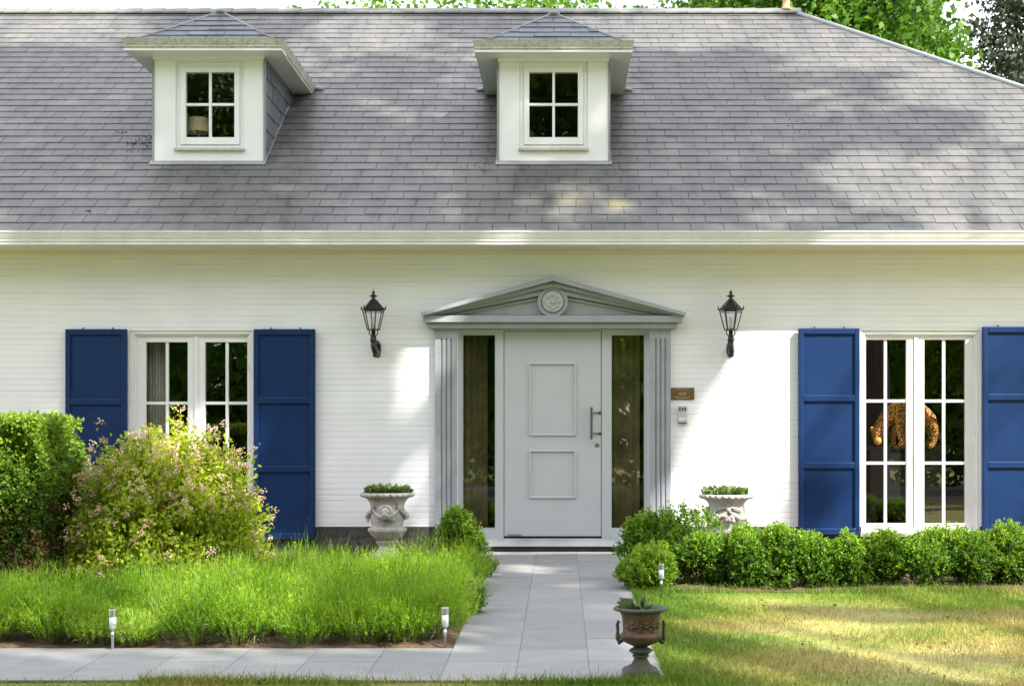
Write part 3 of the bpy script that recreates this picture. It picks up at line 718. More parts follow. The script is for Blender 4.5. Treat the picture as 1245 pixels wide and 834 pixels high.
    c2 = MB(); c2.lathe([(.116, 0), (.116, .085), (.108, .096), (.02, .098), (.001, .098)], n=32)
    for q in range(26):
        rr = random.uniform(.01, .088); th_ = random.uniform(0, 6.28); c2.ball((rr*math.cos(th_), rr*math.sin(th_), .099), (.02, .011, .009), 8)
    for q in range(8): c2.ball((.07*math.cos(q*.785), .07*math.sin(q*.785), .1), (.017, .017, .013), 8)
    c2.ball((0, 0, .1), (.03, .03, .02), 10)
    for mbk, nm, mt in ((c, 'medallion_ring', 'trim'), (c2, 'medallion', 'medal')):
        mbk.v = [(cx_+a, -.05-b, cz_+q) for a, q, b in mbk.v]
        mbk.f = [tuple(reversed(f)) for f in mbk.f]
        soft(mbk.build(nm, M[mt], ped))
    # wavy olive brown backing standing inside the sidelights
    for a, b, lab in ((gl[0]-.03, gl[1]-.10, 'olive brown drape behind the left sidelight of the door'), (gr[0]-.02, gr[1]-.04, 'olive brown drape behind the right sidelight of the door')):
        dback = MB(); n = 14; vs = []
        for i in range(n+1):
            xx = a+(b-a)*i/n; yv = .30+.02*math.sin(i*1.7); vs += [(xx, yv, .05), (xx, yv, 2.45)]
        dback.add(vs, [(2*i, 2*i+2, 2*i+3, 2*i+1) for i in range(n)])
        tag(dback.build('backing', M['backing'], smooth=True), lab, 'curtain')
def text(name, s, size, loc, mat, parent=None, ext=.001, align='LEFT', curve=None):
    cu = bpy.data.curves.new(name, 'FONT'); cu.body = s; cu.size = size; cu.extrude = ext; cu.align_x = align
    cu.fill_mode = 'BOTH'
    t = bpy.data.objects.new(name+'_tmp', cu); COL.objects.link(t)
    bpy.context.view_layer.update()
    me = bpy.data.meshes.new_from_object(t.evaluated_get(bpy.context.evaluated_depsgraph_get()))
    bpy.data.objects.remove(t); bpy.data.curves.remove(cu)
    me.name = name; me.materials.clear()
    o = bpy.data.objects.new(name, me); COL.objects.link(o); me.materials.append(mat)
    o.location = loc; o.rotation_euler = (R(90), 0, 0)
    if parent: o.parent = parent
    return o
entrance()

# ---- dormers
def dormer(cx, dz, win_dx, label):
    Y0 = 1.04; hw = .645; zt = 5.655+dz; zb = 4.425
    d = MB(); K = (D0+Y0)/FPX
    x0, x1 = cx-hw, cx+hw
    gx0, gx1 = cx-.282+win_dx, cx+.282+win_dx; gz0, gz1 = 4.729, 5.482
    hx0, hx1, hz0, hz1 = gx0-.115, gx1+.115, gz0-.15, gz1+.12
    for a, b, c, e in rect_cells(x0, x1, zb, zt, [(hx0, hx1, hz0, hz1)]): d.add([(a, Y0, c), (b, Y0, c), (b, Y0, e), (a, Y0, e)], [(0, 1, 2, 3)])
    dp = .035
    for (a, b) in (((hx0, hz0), (hx0, hz1)), ((hx0, hz1), (hx1, hz1)), ((hx1, hz1), (hx1, hz0)), ((hx1, hz0), (hx0, hz0))):
        d.add([(a[0], Y0, a[1]), (b[0], Y0, b[1]), (b[0], Y0+dp, b[1]), (a[0], Y0+dp, a[1])], [(0, 1, 2, 3)])
    # soffit boards
    d.box(cx-.90, cx+.90, .75, Y0-.001, zt, zt+.02)
    d.box(x0+.0, x1-.0, Y0-.03, Y0-.001, zt-.035, zt)
    dm = d.build('dormer', M['white'], house); tag(dm, label)
    # cheeks (slate hung) with a lead edge
    for sg in (-1, 1):
        X_ = cx+sg*(hw-.004); c = MB()
        yb = (zt-EZ)/T+EY
        tri = lambda z: (Y0+.02, max(Y0+.02, (z-EZ)/T+EY))
        c.add([(X_, Y0+.01, zb-.02), (X_, Y0+.01, zt), (X_, yb, zt)], [(0, 1, 2)])
        if sg > 0:
            slates(c, (X_, 0, zb), (0, 1, 0), (0, 0, 1), (1, 0, 0), zt-zb, lambda s: tri(zb+s), w=.3, e=.205, th=.005)
        else:
            slates(c, (X_, 0, zb), (0, -1, 0), (0, 0, 1), (-1, 0, 0), zt-zb, lambda s: (-tri(zb+s)[1], -tri(zb+s)[0]), w=.3, e=.205, th=.005)
        c.build('cheek', M['slate_dark'], dm)
    e = MB(); e.box(x0-.012, x0+.012, Y0-.012, Y0+.03, zb-.03, zt-.001); e.box(x1-.012, x1+.012, Y0-.012, Y0+.03, zb-.03, zt-.001)
    e.box(x0+.012, x1-.012, Y0-.008, Y0+.02, zb-.02, zb)
    e.add([(x0-.02, Y0-.09, roofz(Y0-.09)+.022), (x1+.02, Y0-.09, roofz(Y0-.09)+.022), (x1+.02, Y0+.01, roofz(Y0)+.028), (x0-.02, Y0+.01, roofz(Y0)+.028)], [(0, 1, 2, 3)])
    e.build('lead_edge', M['lead'], dm)
    # side soffits and gutters
    zg = zt+.005; gy = .72; yend = (zg+.06-EZ)/T+EY
    s_ = MB()
    for sg in (-1, 1):
        s_ = MB(); a, b = sorted((cx+sg*hw, cx+sg*.88)); s_.box(a, b, Y0-.0, yend-.05, zt+.001, zt+.019); s_.build('side_soffit', M['white'], dm)
    g = MB(); prof = [(0, .0), (0, .03), (.012, .036), (.012, .05), (.002, .055), (.022, .085), (.03, .115), (.034, .122), (.02, .124), (.0, .105), (-.09, .105), (-.09, 0)]
    # front run and two mitred side runs as one swept profile
    ring = []
    o = .885; fy = gy+.035
    for off, z in prof:
        ring.append([(cx-o-off, yend+.0, zg+z), (cx-o-off, fy-off, zg+z), (cx+o+off, fy-off, zg+z), (cx+o+off, yend, zg+z)])
    n = len(prof); vs = [p for r_ in ring for p in r_]
    fs = []
    for i in range(n):
        j = (i+1) % n
        for q in range(3): fs.append((i*4+q, i*4+q+1, j*4+q+1, j*4+q))
    fs.append(tuple(i*4 for i in range(n))); fs.append(tuple(i*4+3 for i in range(n-1, -1, -1)))
    g.add(vs, fs); soft(g.build('dormer_gutter', M['dormgut'], dm))
    # hipped slate roof
    zr = zt+.135; hr = .80; ya = .84; ay = ya+hr; az = zr+.70*hr; yback = (az-EZ)/T+EY; L = math.hypot(hr, .70*hr); c_, s2 = hr/L, .70*hr/L
    r = MB(); ue = MB()
    yl = (zr-EZ)/T+EY
    ue.add([(cx-hr, ya, zr-.004), (cx+hr, ya, zr-.004), (cx, ay, az-.004), (cx, yback, az-.004), (cx+hr, yl, zr-.004), (cx-hr, yl, zr-.004)], [(0, 1, 2), (1, 4, 3, 2), (5, 0, 2, 3)])
    slates(r, (cx, ya, zr), (1, 0, 0), (0, c_, s2), (0, -s2, c_), L, lambda s: (-(hr-s*c_), hr-s*c_), w=.42, e=.165, th=.006)
    def sp(s): z = zr+s*s2; return (ya+s*c_, (z-EZ)/T+EY)
    slates(r, (cx+hr, 0, zr), (0, 1, 0), (-c_, 0, s2), (s2, 0, c_), L, sp, w=.35, e=.165, th=.006)
    slates(r, (cx-hr, 0, zr), (0, -1, 0), (c_, 0, s2), (-s2, 0, c_), L, lambda s: (-sp(s)[1], -sp(s)[0]), w=.35, e=.165, th=.006)
    dr = r.build('dormer_roof', M['slate_dark'], dm)
    ue.build('dormer_underlay', M['gap'], dm)
    h = MB()
    for sg in (-1, 1): h.tube([(cx+sg*hr, ya, zr+.010), (cx, ay, az+.010)], .014, 8)
    h.tube([(cx, ay, az+.012), (cx, yback, az+.012)], .024, 8)
    h.ball((cx, ay-.02, az+.0), (.075, .06, .035), 12)
    for sg in (-1, 1): h.add([(cx+sg*hw, Y0-.1, roofz(Y0-.1)+.028), (cx+sg*(hw+.025), Y0-.1, roofz(Y0-.1)+.028), (cx+sg*(hw+.025), yend, roofz(yend)+.028), (cx+sg*hw, yend, roofz(yend)+.028)], [(0, 1, 2, 3)])
    h.ball((cx-.95, yend+.02, roofz(yend)+.03), (.07, .06, .03), 8); h.ball((cx+.95, yend+.02, roofz(yend)+.03), (.07, .06, .03), 8)
    h.build('dormer_flashing', M['lead'], dm, smooth=True)
    # window
    y = Y0+dp; f = MB()
    fa, fb, fc, fd = gx0-.062, gx1+.062, gz0-.085, gz1+.062
    f.box(hx0, fa, y-.012, y+.05, hz0, hz1); f.box(fb, hx1, y-.012, y+.05, hz0, hz1); f.box(fa, fb, y-.012, y+.05, fd, hz1); f.box(fa, fb, y-.012, y+.05, hz0, fc)
    f.box(fa+.001, gx0, y-.03, y+.04, fc+.001, fd-.001); f.box(gx1, fb-.001, y-.03, y+.04, fc+.001, fd-.001); f.box(gx0, gx1, y-.03, y+.04, gz1, fd-.001); f.box(gx0, gx1, y-.03, y+.04, fc+.001, gz0)
    f.build('window_frame', M['white'], dm, bev=.005)
    mx, mz = (gx0+gx1)/2, (gz0+gz1)/2+.005; b = MB()
    b.box(mx-.015, mx+.015, y-.02, y+.02, gz0, gz1); b.box(gx0, mx-.015, y-.019, y+.02, mz-.015, mz+.015); b.box(mx+.015, gx1, y-.019, y+.02, mz-.015, mz+.015)
    b.build('glazing_bars', M['white'], dm, bev=.003)
    for a, c in ((gx0, mx), (mx, gx1)):
        for e_, k in ((gz0, mz), (mz, gz1)):
            p = MB(); p.add([(a, y, e_), (c, y, e_), (c, y, k), (a, y, k)], [(0, 1, 2, 3)]); p.build('pane', M['glass_up'], dm)
    si = MB(); si.box(hx0-.01, hx1+.01, Y0-.045, y+.0, hz0-.012, hz0+.018); si.build('sill', M['dormgut'], dm, bev=.004)
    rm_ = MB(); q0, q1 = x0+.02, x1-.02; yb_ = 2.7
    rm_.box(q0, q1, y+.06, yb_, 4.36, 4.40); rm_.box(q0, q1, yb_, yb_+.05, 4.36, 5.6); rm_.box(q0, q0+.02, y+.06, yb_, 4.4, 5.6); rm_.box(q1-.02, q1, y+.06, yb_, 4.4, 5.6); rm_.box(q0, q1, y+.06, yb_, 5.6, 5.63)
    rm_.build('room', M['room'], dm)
    return dm
dormer(-4.078, 0.0, .01, 'dormer with a cream lampshade behind its window, on the left')
dormer(-.085, -.02, .0, 'dormer above the front door')
# cut the slates of the main roof and underlay where the dormer rooms stand
def cut_roof(o):
    bm = bmesh.new(); bm.from_mesh(o.data)
    dl = []
    for f in bm.faces:
        c = f.calc_center_median()
        for cx in (-4.078, -.085):
            if abs(c.x-cx) < .55 and 1.12 < c.y < 2.65: dl.append(f); break
    bmesh.ops.delete(bm, geom=dl, context='FACES'); bm.to_mesh(o.data); bm.free()
cut_roof(roof)
o = bpy.data.objects['underlay']
bm = MB()
xsr = [EXL, -4.078-.6, -4.078+.6, -.085-.6, -.085+.6, EXR]
# rebuild the front underlay in strips round the two dormer openings
def up(x, y): return (x, y, roofz(y)-.002)
bm.add([(RXL, EY, EZ), (RXR, EY, EZ), (RXR, 1.15, roofz(1.15)), (RXL, 1.15, roofz(1.15))], [(0, 1, 2, 3)])
bm.add([up(RXL, 2.62), up(RXR, 2.62), up(RXR, RY), up(RXL, RY)], [(0, 1, 2, 3)])
for a, b in ((RXL, -4.678), (-3.478, -.685), (.515, RXR)): bm.add([up(a, 1.15), up(b, 1.15), up(b, 2.62), up(a, 2.62)], [(0, 1, 2, 3)])
bm.add([(EXL, EY, EZ), (RXL, EY, EZ), (RXL, RY, RZ)], [(0, 1, 2)]); bm.add([(RXR, EY, EZ), (EXR, EY, EZ), (RXR, RY, RZ)], [(0, 1, 2)])
bm.add([A, B, C_, D_, E, F], [(1, 2, 5), (2, 3, 4, 5), (3, 0, 4)])
o.data = bm.mesh('underlay'); o.data.materials.append(M['gap'])

mo = MB()
def tuft(px, py, n, sp):
    y = ((EZ-.0+T*(-EY)) - EYE - (CY-py)*D0/FPX)/((CY-py)/FPX-T); d = D0+y; x = (px-CX)*d/FPX
    for k in range(n):
        a_, b_ = x+random.gauss(0, sp), y+random.gauss(0, sp); r_ = random.uniform(.003, .011); mo.ball((a_, b_, roofz(b_)+.012), (r_, r_, r_*.6), 6)
for px, py, n, sp in ((182, 168, 90, .09), (181, 178, 60, .07), (146, 164, 26, .04), (160, 176, 22, .04), (265, 232, 10, .02), (108, 258, 14, .02), (156, 184, 12, .05), (556, 165, 20, .05), (600, 190, 26, .07), (590, 205, 18, .06), (430, 30, 6, .1), (975, 150, 14, .1), (975, 166, 6, .08), (1100, 250, 5, .1)): tuft(px, py, n, sp)
tag(mo.build('moss', M['moss']), 'small dark moss tufts growing on the roof slates beside the dormers', 'moss', kind='stuff')
# lamp behind the left dormer window
lx, ly, lz = WX(240, 1.4)+.0, 1.42, 4.40
tl = empty('table_lamp', (lx, ly, lz), 'table lamp with cream shade standing behind the left dormer window', 'lamp')
q = MB(); q.lathe([(.075, 0), (.075, .015), (.03, .03), (.055, .10), (.07, .22), (.04, .36), (.015, .42), (.015, .5)], n=20); q.build('lamp_base', M['stone'], tl, smooth=True)
q = MB(); q.lathe([(.155, .46), (.115, .63)], n=28); q.f = [f for f in q.f if len(f) == 4]; q.a = q.a[:len(q.f)]; q.build('lamp_shade', M['cream'], tl, smooth=True)
# ------------------------------------------------------------ wall lanterns
def lantern(px, label):
    yo = -.23; x = WX(px)*(D0+yo)/D0
    K = (D0+yo)/FPX
    Z = lambda py: EYE+(CY-py)*K
    b = empty('wall_lantern', (x, 0, Z(437)), label, 'lantern', 'wall lanterns flanking the door')
    z0 = Z(437); H = lambda py: Z(py)-z0
    def hexa(r, z, n=6): return [(r*math.cos(math.pi/n+2*math.pi*i/n+.35), yo+r*math.sin(math.pi/n+2*math.pi*i/n+.35), z) for i in range(n)]
    rt, rb, zt, zb = .122, .066, H(376.5), H(401)
    f = MB(); T_, B_ = hexa(rt, zt), hexa(rb, zb)
    for i in range(6):
        j = (i+1) % 6
        f.tube([B_[i], T_[i]], .006, 6); f.tube([B_[i], B_[j]], .006, 6); f.tube([T_[i], T_[j]], .009, 6)
        m1 = [B_[i][k]+(T_[i][k]-B_[i][k])*.88 for k in range(3)]; m2 = [B_[j][k]+(T_[j][k]-B_[j][k])*.88 for k in range(3)]
        f.tube([m1, m2], .0035, 4)
        t = Vector(T_[i]); c = Vector((0, yo, zt)); dr_ = (t-c).normalized()
        f.tube([t+dr_*.0, t+dr_*.014+Vector((0, 0, .012)), t+dr_*.012+Vector((0, 0, .04))], [.011, .009, .004], 6)
    f.lathe([(.07, zb-.006), (.072, zb+.004), (.001, zb+.004)], (0, yo, 0), 6)
    f.build('lantern_frame', M['iron'], b)
    rf = MB()
    h0 = hexa(.128, zt+.004); h1 = hexa(.098, H(372.5)); h2 = hexa(.050, H(366.5)); h3 = hexa(.026, H(363.5))
    vs = h0+h1+h2+h3
    rf.add(vs, [(k*6+i, k*6+(i+1) % 6, (k+1)*6+(i+1) % 6, (k+1)*6+i) for k in range(3) for i in range(6)]+[tuple(range(5, -1, -1))])
    rf.lathe([(.02, H(363)), (.018, H(361.5)), (.045, H(360.5)), (.046, H(360)), (.03, H(359)), (.012, H(357.8)), (.009, H(357)), (.02, H(356.2)), (.02, H(355.4)), (.008, H(354.4)), (.004, H(353)), (.001, H(351.5))], (0, yo, 0), 16)
    soft(rf.build('lantern_roof', M['iron'], b), 18)
    for i in range(6):
        j = (i+1) % 6; p = MB(); s = .985
        q = [B_[i], B_[j], T_[j], T_[i]]; q = [(v[0]*s, yo+(v[1]-yo)*s, v[2]) for v in q]
        p.add(q, [(0, 1, 2, 3)]); p.build('glass_pane', M['clear'], b)
    bl = MB(); bl.lathe([(.014, zb+.004), (.014, zb+.06), (.02, zb+.075), (.02, zb+.12), (.001, zb+.145)], (0, yo, 0), 12); bl.build('bulb', M['intercom'], b, smooth=True)
    a = MB()
    # yoke from the lantern bottom to the bracket head, then scrolled bracket back to the wall
    a.tube([(-.045, yo, zb-.003), (-.045, yo, zb-.045), (-.02, yo, zb-.07), (0, yo, zb-.075)], .006, 6); a.tube([(.045, yo, zb-.003), (.045, yo, zb-.045), (.02, yo, zb-.07), (0, yo, zb-.075)], .006, 6)
    a.lathe([(.018, H(411)), (.028, H(411)), (.032, H(409.5)), (.022, H(408.5)), (.022, H(402))], (0, yo, 0), 14)
    a.lathe([(.025, H(416)), (.036, H(415)), (.036, H(411.5)), (.024, H(410.5))], (0, yo, 0), 14)
    pts = [(0, yo, H(412)), (.0, yo+.01, H(420)), (.012, yo+.05, H(427)), (.02, yo+.12, H(429)), (.02, -.03, H(424))]
    a.tube(pts, [.028, .032, .034, .032, .03], 10)
    a.tube([(0, yo+.02, H(418)), (.03, yo+.1, H(415)), (.035, -.02, H(417))], [.012, .014, .016], 8)
    a.ball((.0, yo+.0, H(421)), (.026, .03, .04), 10); a.ball((.012, yo+.06, H(431)), (.03, .04, .03), 10)
    a.build('bracket', M['iron'], b, smooth=True)
    w_ = MB(); w_.lathe([(.05, 0), (.05, .012), (.035, .02), (.001, .02)], n=20)
    w_.v = [(.018+vx*.75, -vz, H(423)+vy*1.9) for vx, vy, vz in w_.v]; w_.f = [tuple(reversed(f)) for f in w_.f]
    soft(w_.build('wall_plate', M['iron'], b))
    return b
lantern(454, 'black six sided wall lantern on the shaded wall between blue shutter and pediment')
lantern(888.5, 'black six sided wall lantern above right of the bronze number plaque, casting a shadow')

# plaque and intercom
pl = MB(); a, b, c, d = WX(815), WX(844), WZ(486), WZ(471.3); pl.box(a, b, -.014, -.001, c, d)
plq = tag(pl.build('number_plaque', M['brass'], bev=.003), 'small bronze house number plaque on the wall above the intercom', 'plaque')
rimb = MB(); t_ = .004
rimb.box(a+.004, b-.004, -.0165, -.014, d-.004-t_, d-.004); rimb.box(a+.004, b-.004, -.0165, -.014, c+.004, c+.004+t_); rimb.box(a+.004, a+.004+t_, -.0165, -.014, c+.008, d-.008); rimb.box(b-.004-t_, b-.004, -.0165, -.014, c+.008, d-.008)
rimb.build('rim', M['brass'], plq)
mx = (a+b)/2
text('plaque_number', '430', .055, (mx, -.0142, c+.045), M['brassl'], plq, .002, 'CENTER')
sc_ = MB(); sc_.tube([(mx-.08+.16*i/12, -.015, c+.034-.016*math.sin(math.pi*i/12)) for i in range(13)], .004, 6)
sc_.tube([(mx-.07+.14*i/12, -.015, d-.022+.004*math.sin(math.pi*i/12)) for i in range(13)], .0025, 6)
sc_.build('scroll', M['brassl'], plq)
ic = empty('intercom', (WX(829.5), -.001, WZ(515)), 'light grey door intercom below the bronze plaque', 'intercom')
hI = WZ(493.5)-WZ(515); wI = .052
q = MB(); q.box(-wI, wI, -.035, 0, .004, hI); bevel(q.build('housing', M['intercom'], ic), .01, 3)
q = MB()
for sg in (-1, 1):
    q.tube([(sg*(.016+.016*math.cos(t)), -.036, hI-.035+.022*math.sin(t)) for t in np.linspace(-1.2, 1.2, 8)], .0065, 6)
q.tube([(.008*math.cos(t), -.036, hI-.035+.012*math.sin(t)) for t in np.linspace(0, 6.28, 12)], .004, 6)
q.build('speaker', M['black'], ic)
q = MB(); q.box(-.038, .038, -.039, -.034, .035, .062); q.build('button', M['white'], ic, bev=.002)
q = MB(); q.tube([(.02, -.0395, .045), (.026, -.0395, .045)], .006, 6); q.box(-.045, .045, -.038, -.03, .0, .01); q.build('button_mark', M['black'], ic)
tag(ic)

# ------------------------------------------------------------ leopard figure on a dark sideboard inside the right window
def skin_body(name, verts, edges, radii, mat, loc, label=None, cat_=None, sub=2, parent=None):
    me = bpy.data.meshes.new(name); me.from_pydata(verts, edges, []); o = bpy.data.objects.new(name, me); COL.objects.link(o)
    o.location = loc; bpy.context.view_layer.objects.active = o
    sk = o.modifiers.new('skin', 'SKIN'); me.skin_vertices or None
    for i, r in enumerate(radii): me.skin_vertices[0].data[i].radius = (r, r)
    me.skin_vertices[0].data[0].use_root = True
    s = o.modifiers.new('sub', 'SUBSURF'); s.levels = sub; s.render_levels = sub; sk.use_smooth_shade = True
    me.materials.append(mat)
    dg = bpy.context.evaluated_depsgraph_get(); m2 = bpy.data.meshes.new_from_object(o.evaluated_get(dg)); o.modifiers.clear(); o.data = m2
    m2.polygons.foreach_set('use_smooth', [True]*len(m2.polygons)); m2.materials.clear(); m2.materials.append(mat)
    if parent: o.parent = parent
    if label: tag(o, label, cat_)
    return o
by_ = .36
bx0 = WX(1062, by_)
sb = empty('sideboard', (WX(1100, .5), .5, .02), 'black wooden sideboard under the leopard figure behind the right window', 'sideboard')
q = MB(); q.box(-.42, .42, -.14, .16, .5, 1.1); q.build('carcass', M['wood'], sb, bev=.006)
q = MB(); q.box(-.45, .45, -.17, .18, 1.1, 1.14); q.build('top', M['wood'], sb, bev=.006)
for sx_ in (-1, 1):
    for sy_ in (-1, 1):
        q = MB(); q.tube([(sx_*.36, .01+sy_*.11, 0), (sx_*.38, .01+sy_*.12, .5)], [.02, .032], 8); q.build('leg', M['wood'], sb)
LV = [(0.30, 0, .44), (.14, 0, .47), (0, 0, .45), (-.12, 0, .36), (-.20, -.02, .27), (-.27, -.05, .15), (-.285, -.08, .06),   # pelvis, spine, neck, head, muzzle
      (.31, -.09, .32), (.36, -.10, .16), (.33, -.11, .02), (.27, -.13, .0),      # hind near
      (.31, .09, .32), (.37, .10, .16), (.33, .10, .02), (.27, .10, .0),
      (-.02, -.09, .34), (-.04, -.12, .20), (0.0, -.13, .03), (-.06, -.14, .01),
      (-.02, .09, .34), (-.07, .10, .16), (-.05, .10, .02), (-.11, .09, .0)]
LE = [(0, 1), (1, 2), (2, 3), (3, 4), (4, 5), (5, 6), (0, 7), (7, 8), (8, 9), (9, 10), (0, 11), (11, 12), (12, 13), (13, 14), (2, 15), (15, 16), (16, 17), (17, 18), (2, 19), (19, 20), (20, 21), (21, 22)]
LR = [.13, .13, .14, .11, .085, .085, .05, .08, .045, .035, .035, .08, .045, .035, .035, .07, .05, .042, .042, .07, .045, .035, .035]
leo = empty('leopard_figure', (bx0+.30, by_, 1.145), 'orange leopard figure with black spots, head lowered, on the black sideboard', 'figure')
skin_body('body', LV, LE, LR, M['spots'], (0, 0, 0), parent=leo)
q = MB(); q.ball((-.275, -.10, .07), (.045, .05, .05), 12); q.ball((-.29, -.14, .05), (.02, .014, .014), 8); q.ball((-.33, -.06, .20), (.022, .012, .03), 8); q.ball((-.21, -.10, .24), (.022, .012, .03), 8)
q.build('muzzle', M['orange'], leo, smooth=True)
q = MB(); q.ball((-.31, -.13, .135), .012, 8); q.ball((-.245, -.14, .145), .012, 8); q.ball((-.29, -.15, .055), (.014, .01, .009), 8); q.tube([(-.31, -.135, .03), (-.285, -.15, .022), (-.26, -.14, .03)], .004, 6)
q.build('eyes_and_nose', M['black'], leo, smooth=True)
dw = MB(); ox, oy = WX(1130, .62), .48
for k in range(6):
    a0 = random.uniform(-.03, .03); dw.tube([(ox-.14+a0, oy+a0, 1.50+.03*k*.3), (ox-.05, oy-.03, 1.40-.02*k), (ox+.06+.03*k*.4, oy-.02+a0, 1.28-.012*k), (ox+.13-.02*k, oy+a0, 1.17-.0*k)], [.022, .032, .026, .008], 7)
tag(dw.build('driftwood_sculpture', M['drift'], smooth=True), 'grey twisted driftwood piece standing beside the leopard figure', 'sculpture')
dw_o = bpy.data.objects['driftwood_sculpture']

# ------------------------------------------------------------ urns
def leaves_obj(name, V, Q, mat, parent=None, att=None, per=1):
    n = len(Q); a = rng.random(n) if att is None else att
    return np_mesh(name, V, Q, a, mat, parent)
def stone_urn(px, pyrim, Y, mask, label):
    K = (D0+Y)/FPX; x = (px-CX)*K; zr = EYE+(CY-pyrim)*K; gz_ = GZ(Y)
    u = empty('stone_urn', (x, Y, gz_), label, 'urn'); H = zr-gz_
    prof = [(.001, 0), (.17, 0), (.17, .05), (.15, .06), (.105, .09), (.088, .12), (.09, .15), (.115, .17), (.118, .185), (.10, .20), (.15, .235), (.178, .27), (.185, .285), (.196, .292), (.20, .31), (.196, .33), (.178, .335), (.160, .345), (.163, .38), (.18, .43), (.188, .47), (.178, .52), (.172, .55), (.18, .59), (.20, .625), (.225, .648), (.262, .658), (.278, .67), (.282, .685), (.275, .70), (.25, .705), (.235, .695), (.225, .66), (.20, .64), (.001, .63)]
    s = H/.70; prof = [(r*1.0, z*s) for r, z in prof]
    def mod(t, z, j):
        zz_ = z/s
        if .655 < zz_ < .702 and j < 30: return 1+.022*math.sin(t*26+zz_*60)
        if .292 <= zz_ <= .331: return 1+.018*math.cos(t*40)
        if .2 < zz_ < .288: return 1+.015*math.cos(t*24)
        return 1
    b = MB(); b.lathe(prof, n=160, mod=mod)
    soft(b.build('bowl', M['stone'], u), 50)
    g = MB()
    for k in range(4):
        t0 = k*math.pi/2+(math.pi/4 if mask else 0)
        pts = []
        for i in range(13):
            t = t0+math.pi/2*i/12; r = .192+.012*math.sin(math.pi*i/12); pts.append((r*math.cos(t), r*math.sin(t), (.535-.085*math.sin(math.pi*i/12))*s))
        g.tube(pts, [.011+.017*math.sin(math.pi*i/12) for i in range(13)], 8)
        for i in range(16):
            t = t0+math.pi/4+random.gauss(0, .22); g.ball((.205*math.cos(t), .205*math.sin(t), (.452+random.gauss(0, .018))*s), random.uniform(.014, .024), 8)
        g.ball((.19*math.cos(t0), .19*math.sin(t0), .545*s), (.028, .028, .032), 10)
        g.tube([(.188*math.cos(t0+q), .188*math.sin(t0+q), (.53-.35*abs(q))*s) for q in (-.18, -.09, 0)], [.006, .012, .012], 6)
    soft(g.build('garland', M['stone'], u), 60)
    if mask:
        m = MB(); yy = -.20
        m.ball((0, yy, .50*s), (.052, .035, .058), 14); m.ball((0, yy-.028, .475*s), (.027, .03, .026), 12); m.ball((0, yy-.05, .487*s), (.013, .012, .012), 8)
        for sg in (-1, 1):
            m.ball((sg*.022, yy-.028, .517*s), (.013, .008, .009), 8); m.ball((sg*.045, yy-.005, .545*s), (.018, .015, .018), 8); m.ball((sg*.055, yy+.005, .50*s), (.022, .02, .045), 10); m.ball((sg*.025, yy-.02, .467*s), (.018, .02, .014), 8)
        for q in range(11): t = math.pi*(.0+q/10); m.ball((.06*math.cos(t), yy+.0, (.515+.055*math.sin(t))*s), (.017, .02, .02), 8)
        m.ball((0, yy-.02, .445*s), (.017, .018, .02), 8)
        soft(m.build('lion_mask', M['stone'], u), 60)
    else:
        m = MB()
        for q in range(14): t = random.uniform(0, 6.28); rr = random.uniform(0, .045); m.ball((rr*math.cos(t)*1.3, -.213, (.455+rr*math.sin(t)*.8)*s), random.uniform(.014, .026), 9)
        m.ball((0, -.19, .585*s), (.022, .02, .026), 8); m.tube([(-.14, -.145, .52*s), (-.08, -.185, .56*s), (0, -.198, .575*s), (.08, -.185, .56*s), (.14, -.145, .52*s)], .011, 8)
        soft(m.build('fruit_relief', M['stone'], u), 60)
    sm = MB(); sm.lathe([(.222, .655*s), (.001, .662*s)], n=24); sm.build('potting_soil', M['soil'], u)
    # low succulent plants
    n = 340; ang = rng.random(n)*6.28; rr = np.sqrt(rng.random(n))*.19
    P = np.stack([rr*np.cos(ang), rr*np.sin(ang), np.full(n, .665*s)], 1); Ax = unit(np.stack([np.cos(ang)*rr*5, np.sin(ang)*rr*5, .35+rng.random(n)*.8], 1)+rng.normal(size=(n, 3))*.35); Ax[:, 2] = np.abs(Ax[:, 2])*.8+.05
    V, Q = leaf_geo(P+Ax*.01+np.array([0, 0, .012]), unit(Ax), rng.uniform(.05, .11, n), .75, .12)
    V[:, 2] += .02
    V[:, 2] = np.maximum(V[:, 2], .668*s)
    V += np.array([x, Y, gz_])
    lp = leaves_obj('urn_plant', V, Q, M['succ'])
    tag(lp, 'low green succulents growing in the '+('lion mask' if mask else 'fruit garland')+' stone urn', 'plant')
    return u
stone_urn(471, 599, -.62, True, 'grey stone urn with a lion mask, left of the front door')
stone_urn(883, 601, -.75, False, 'grey stone urn with fruit garland, behind the box hedge right of the door')

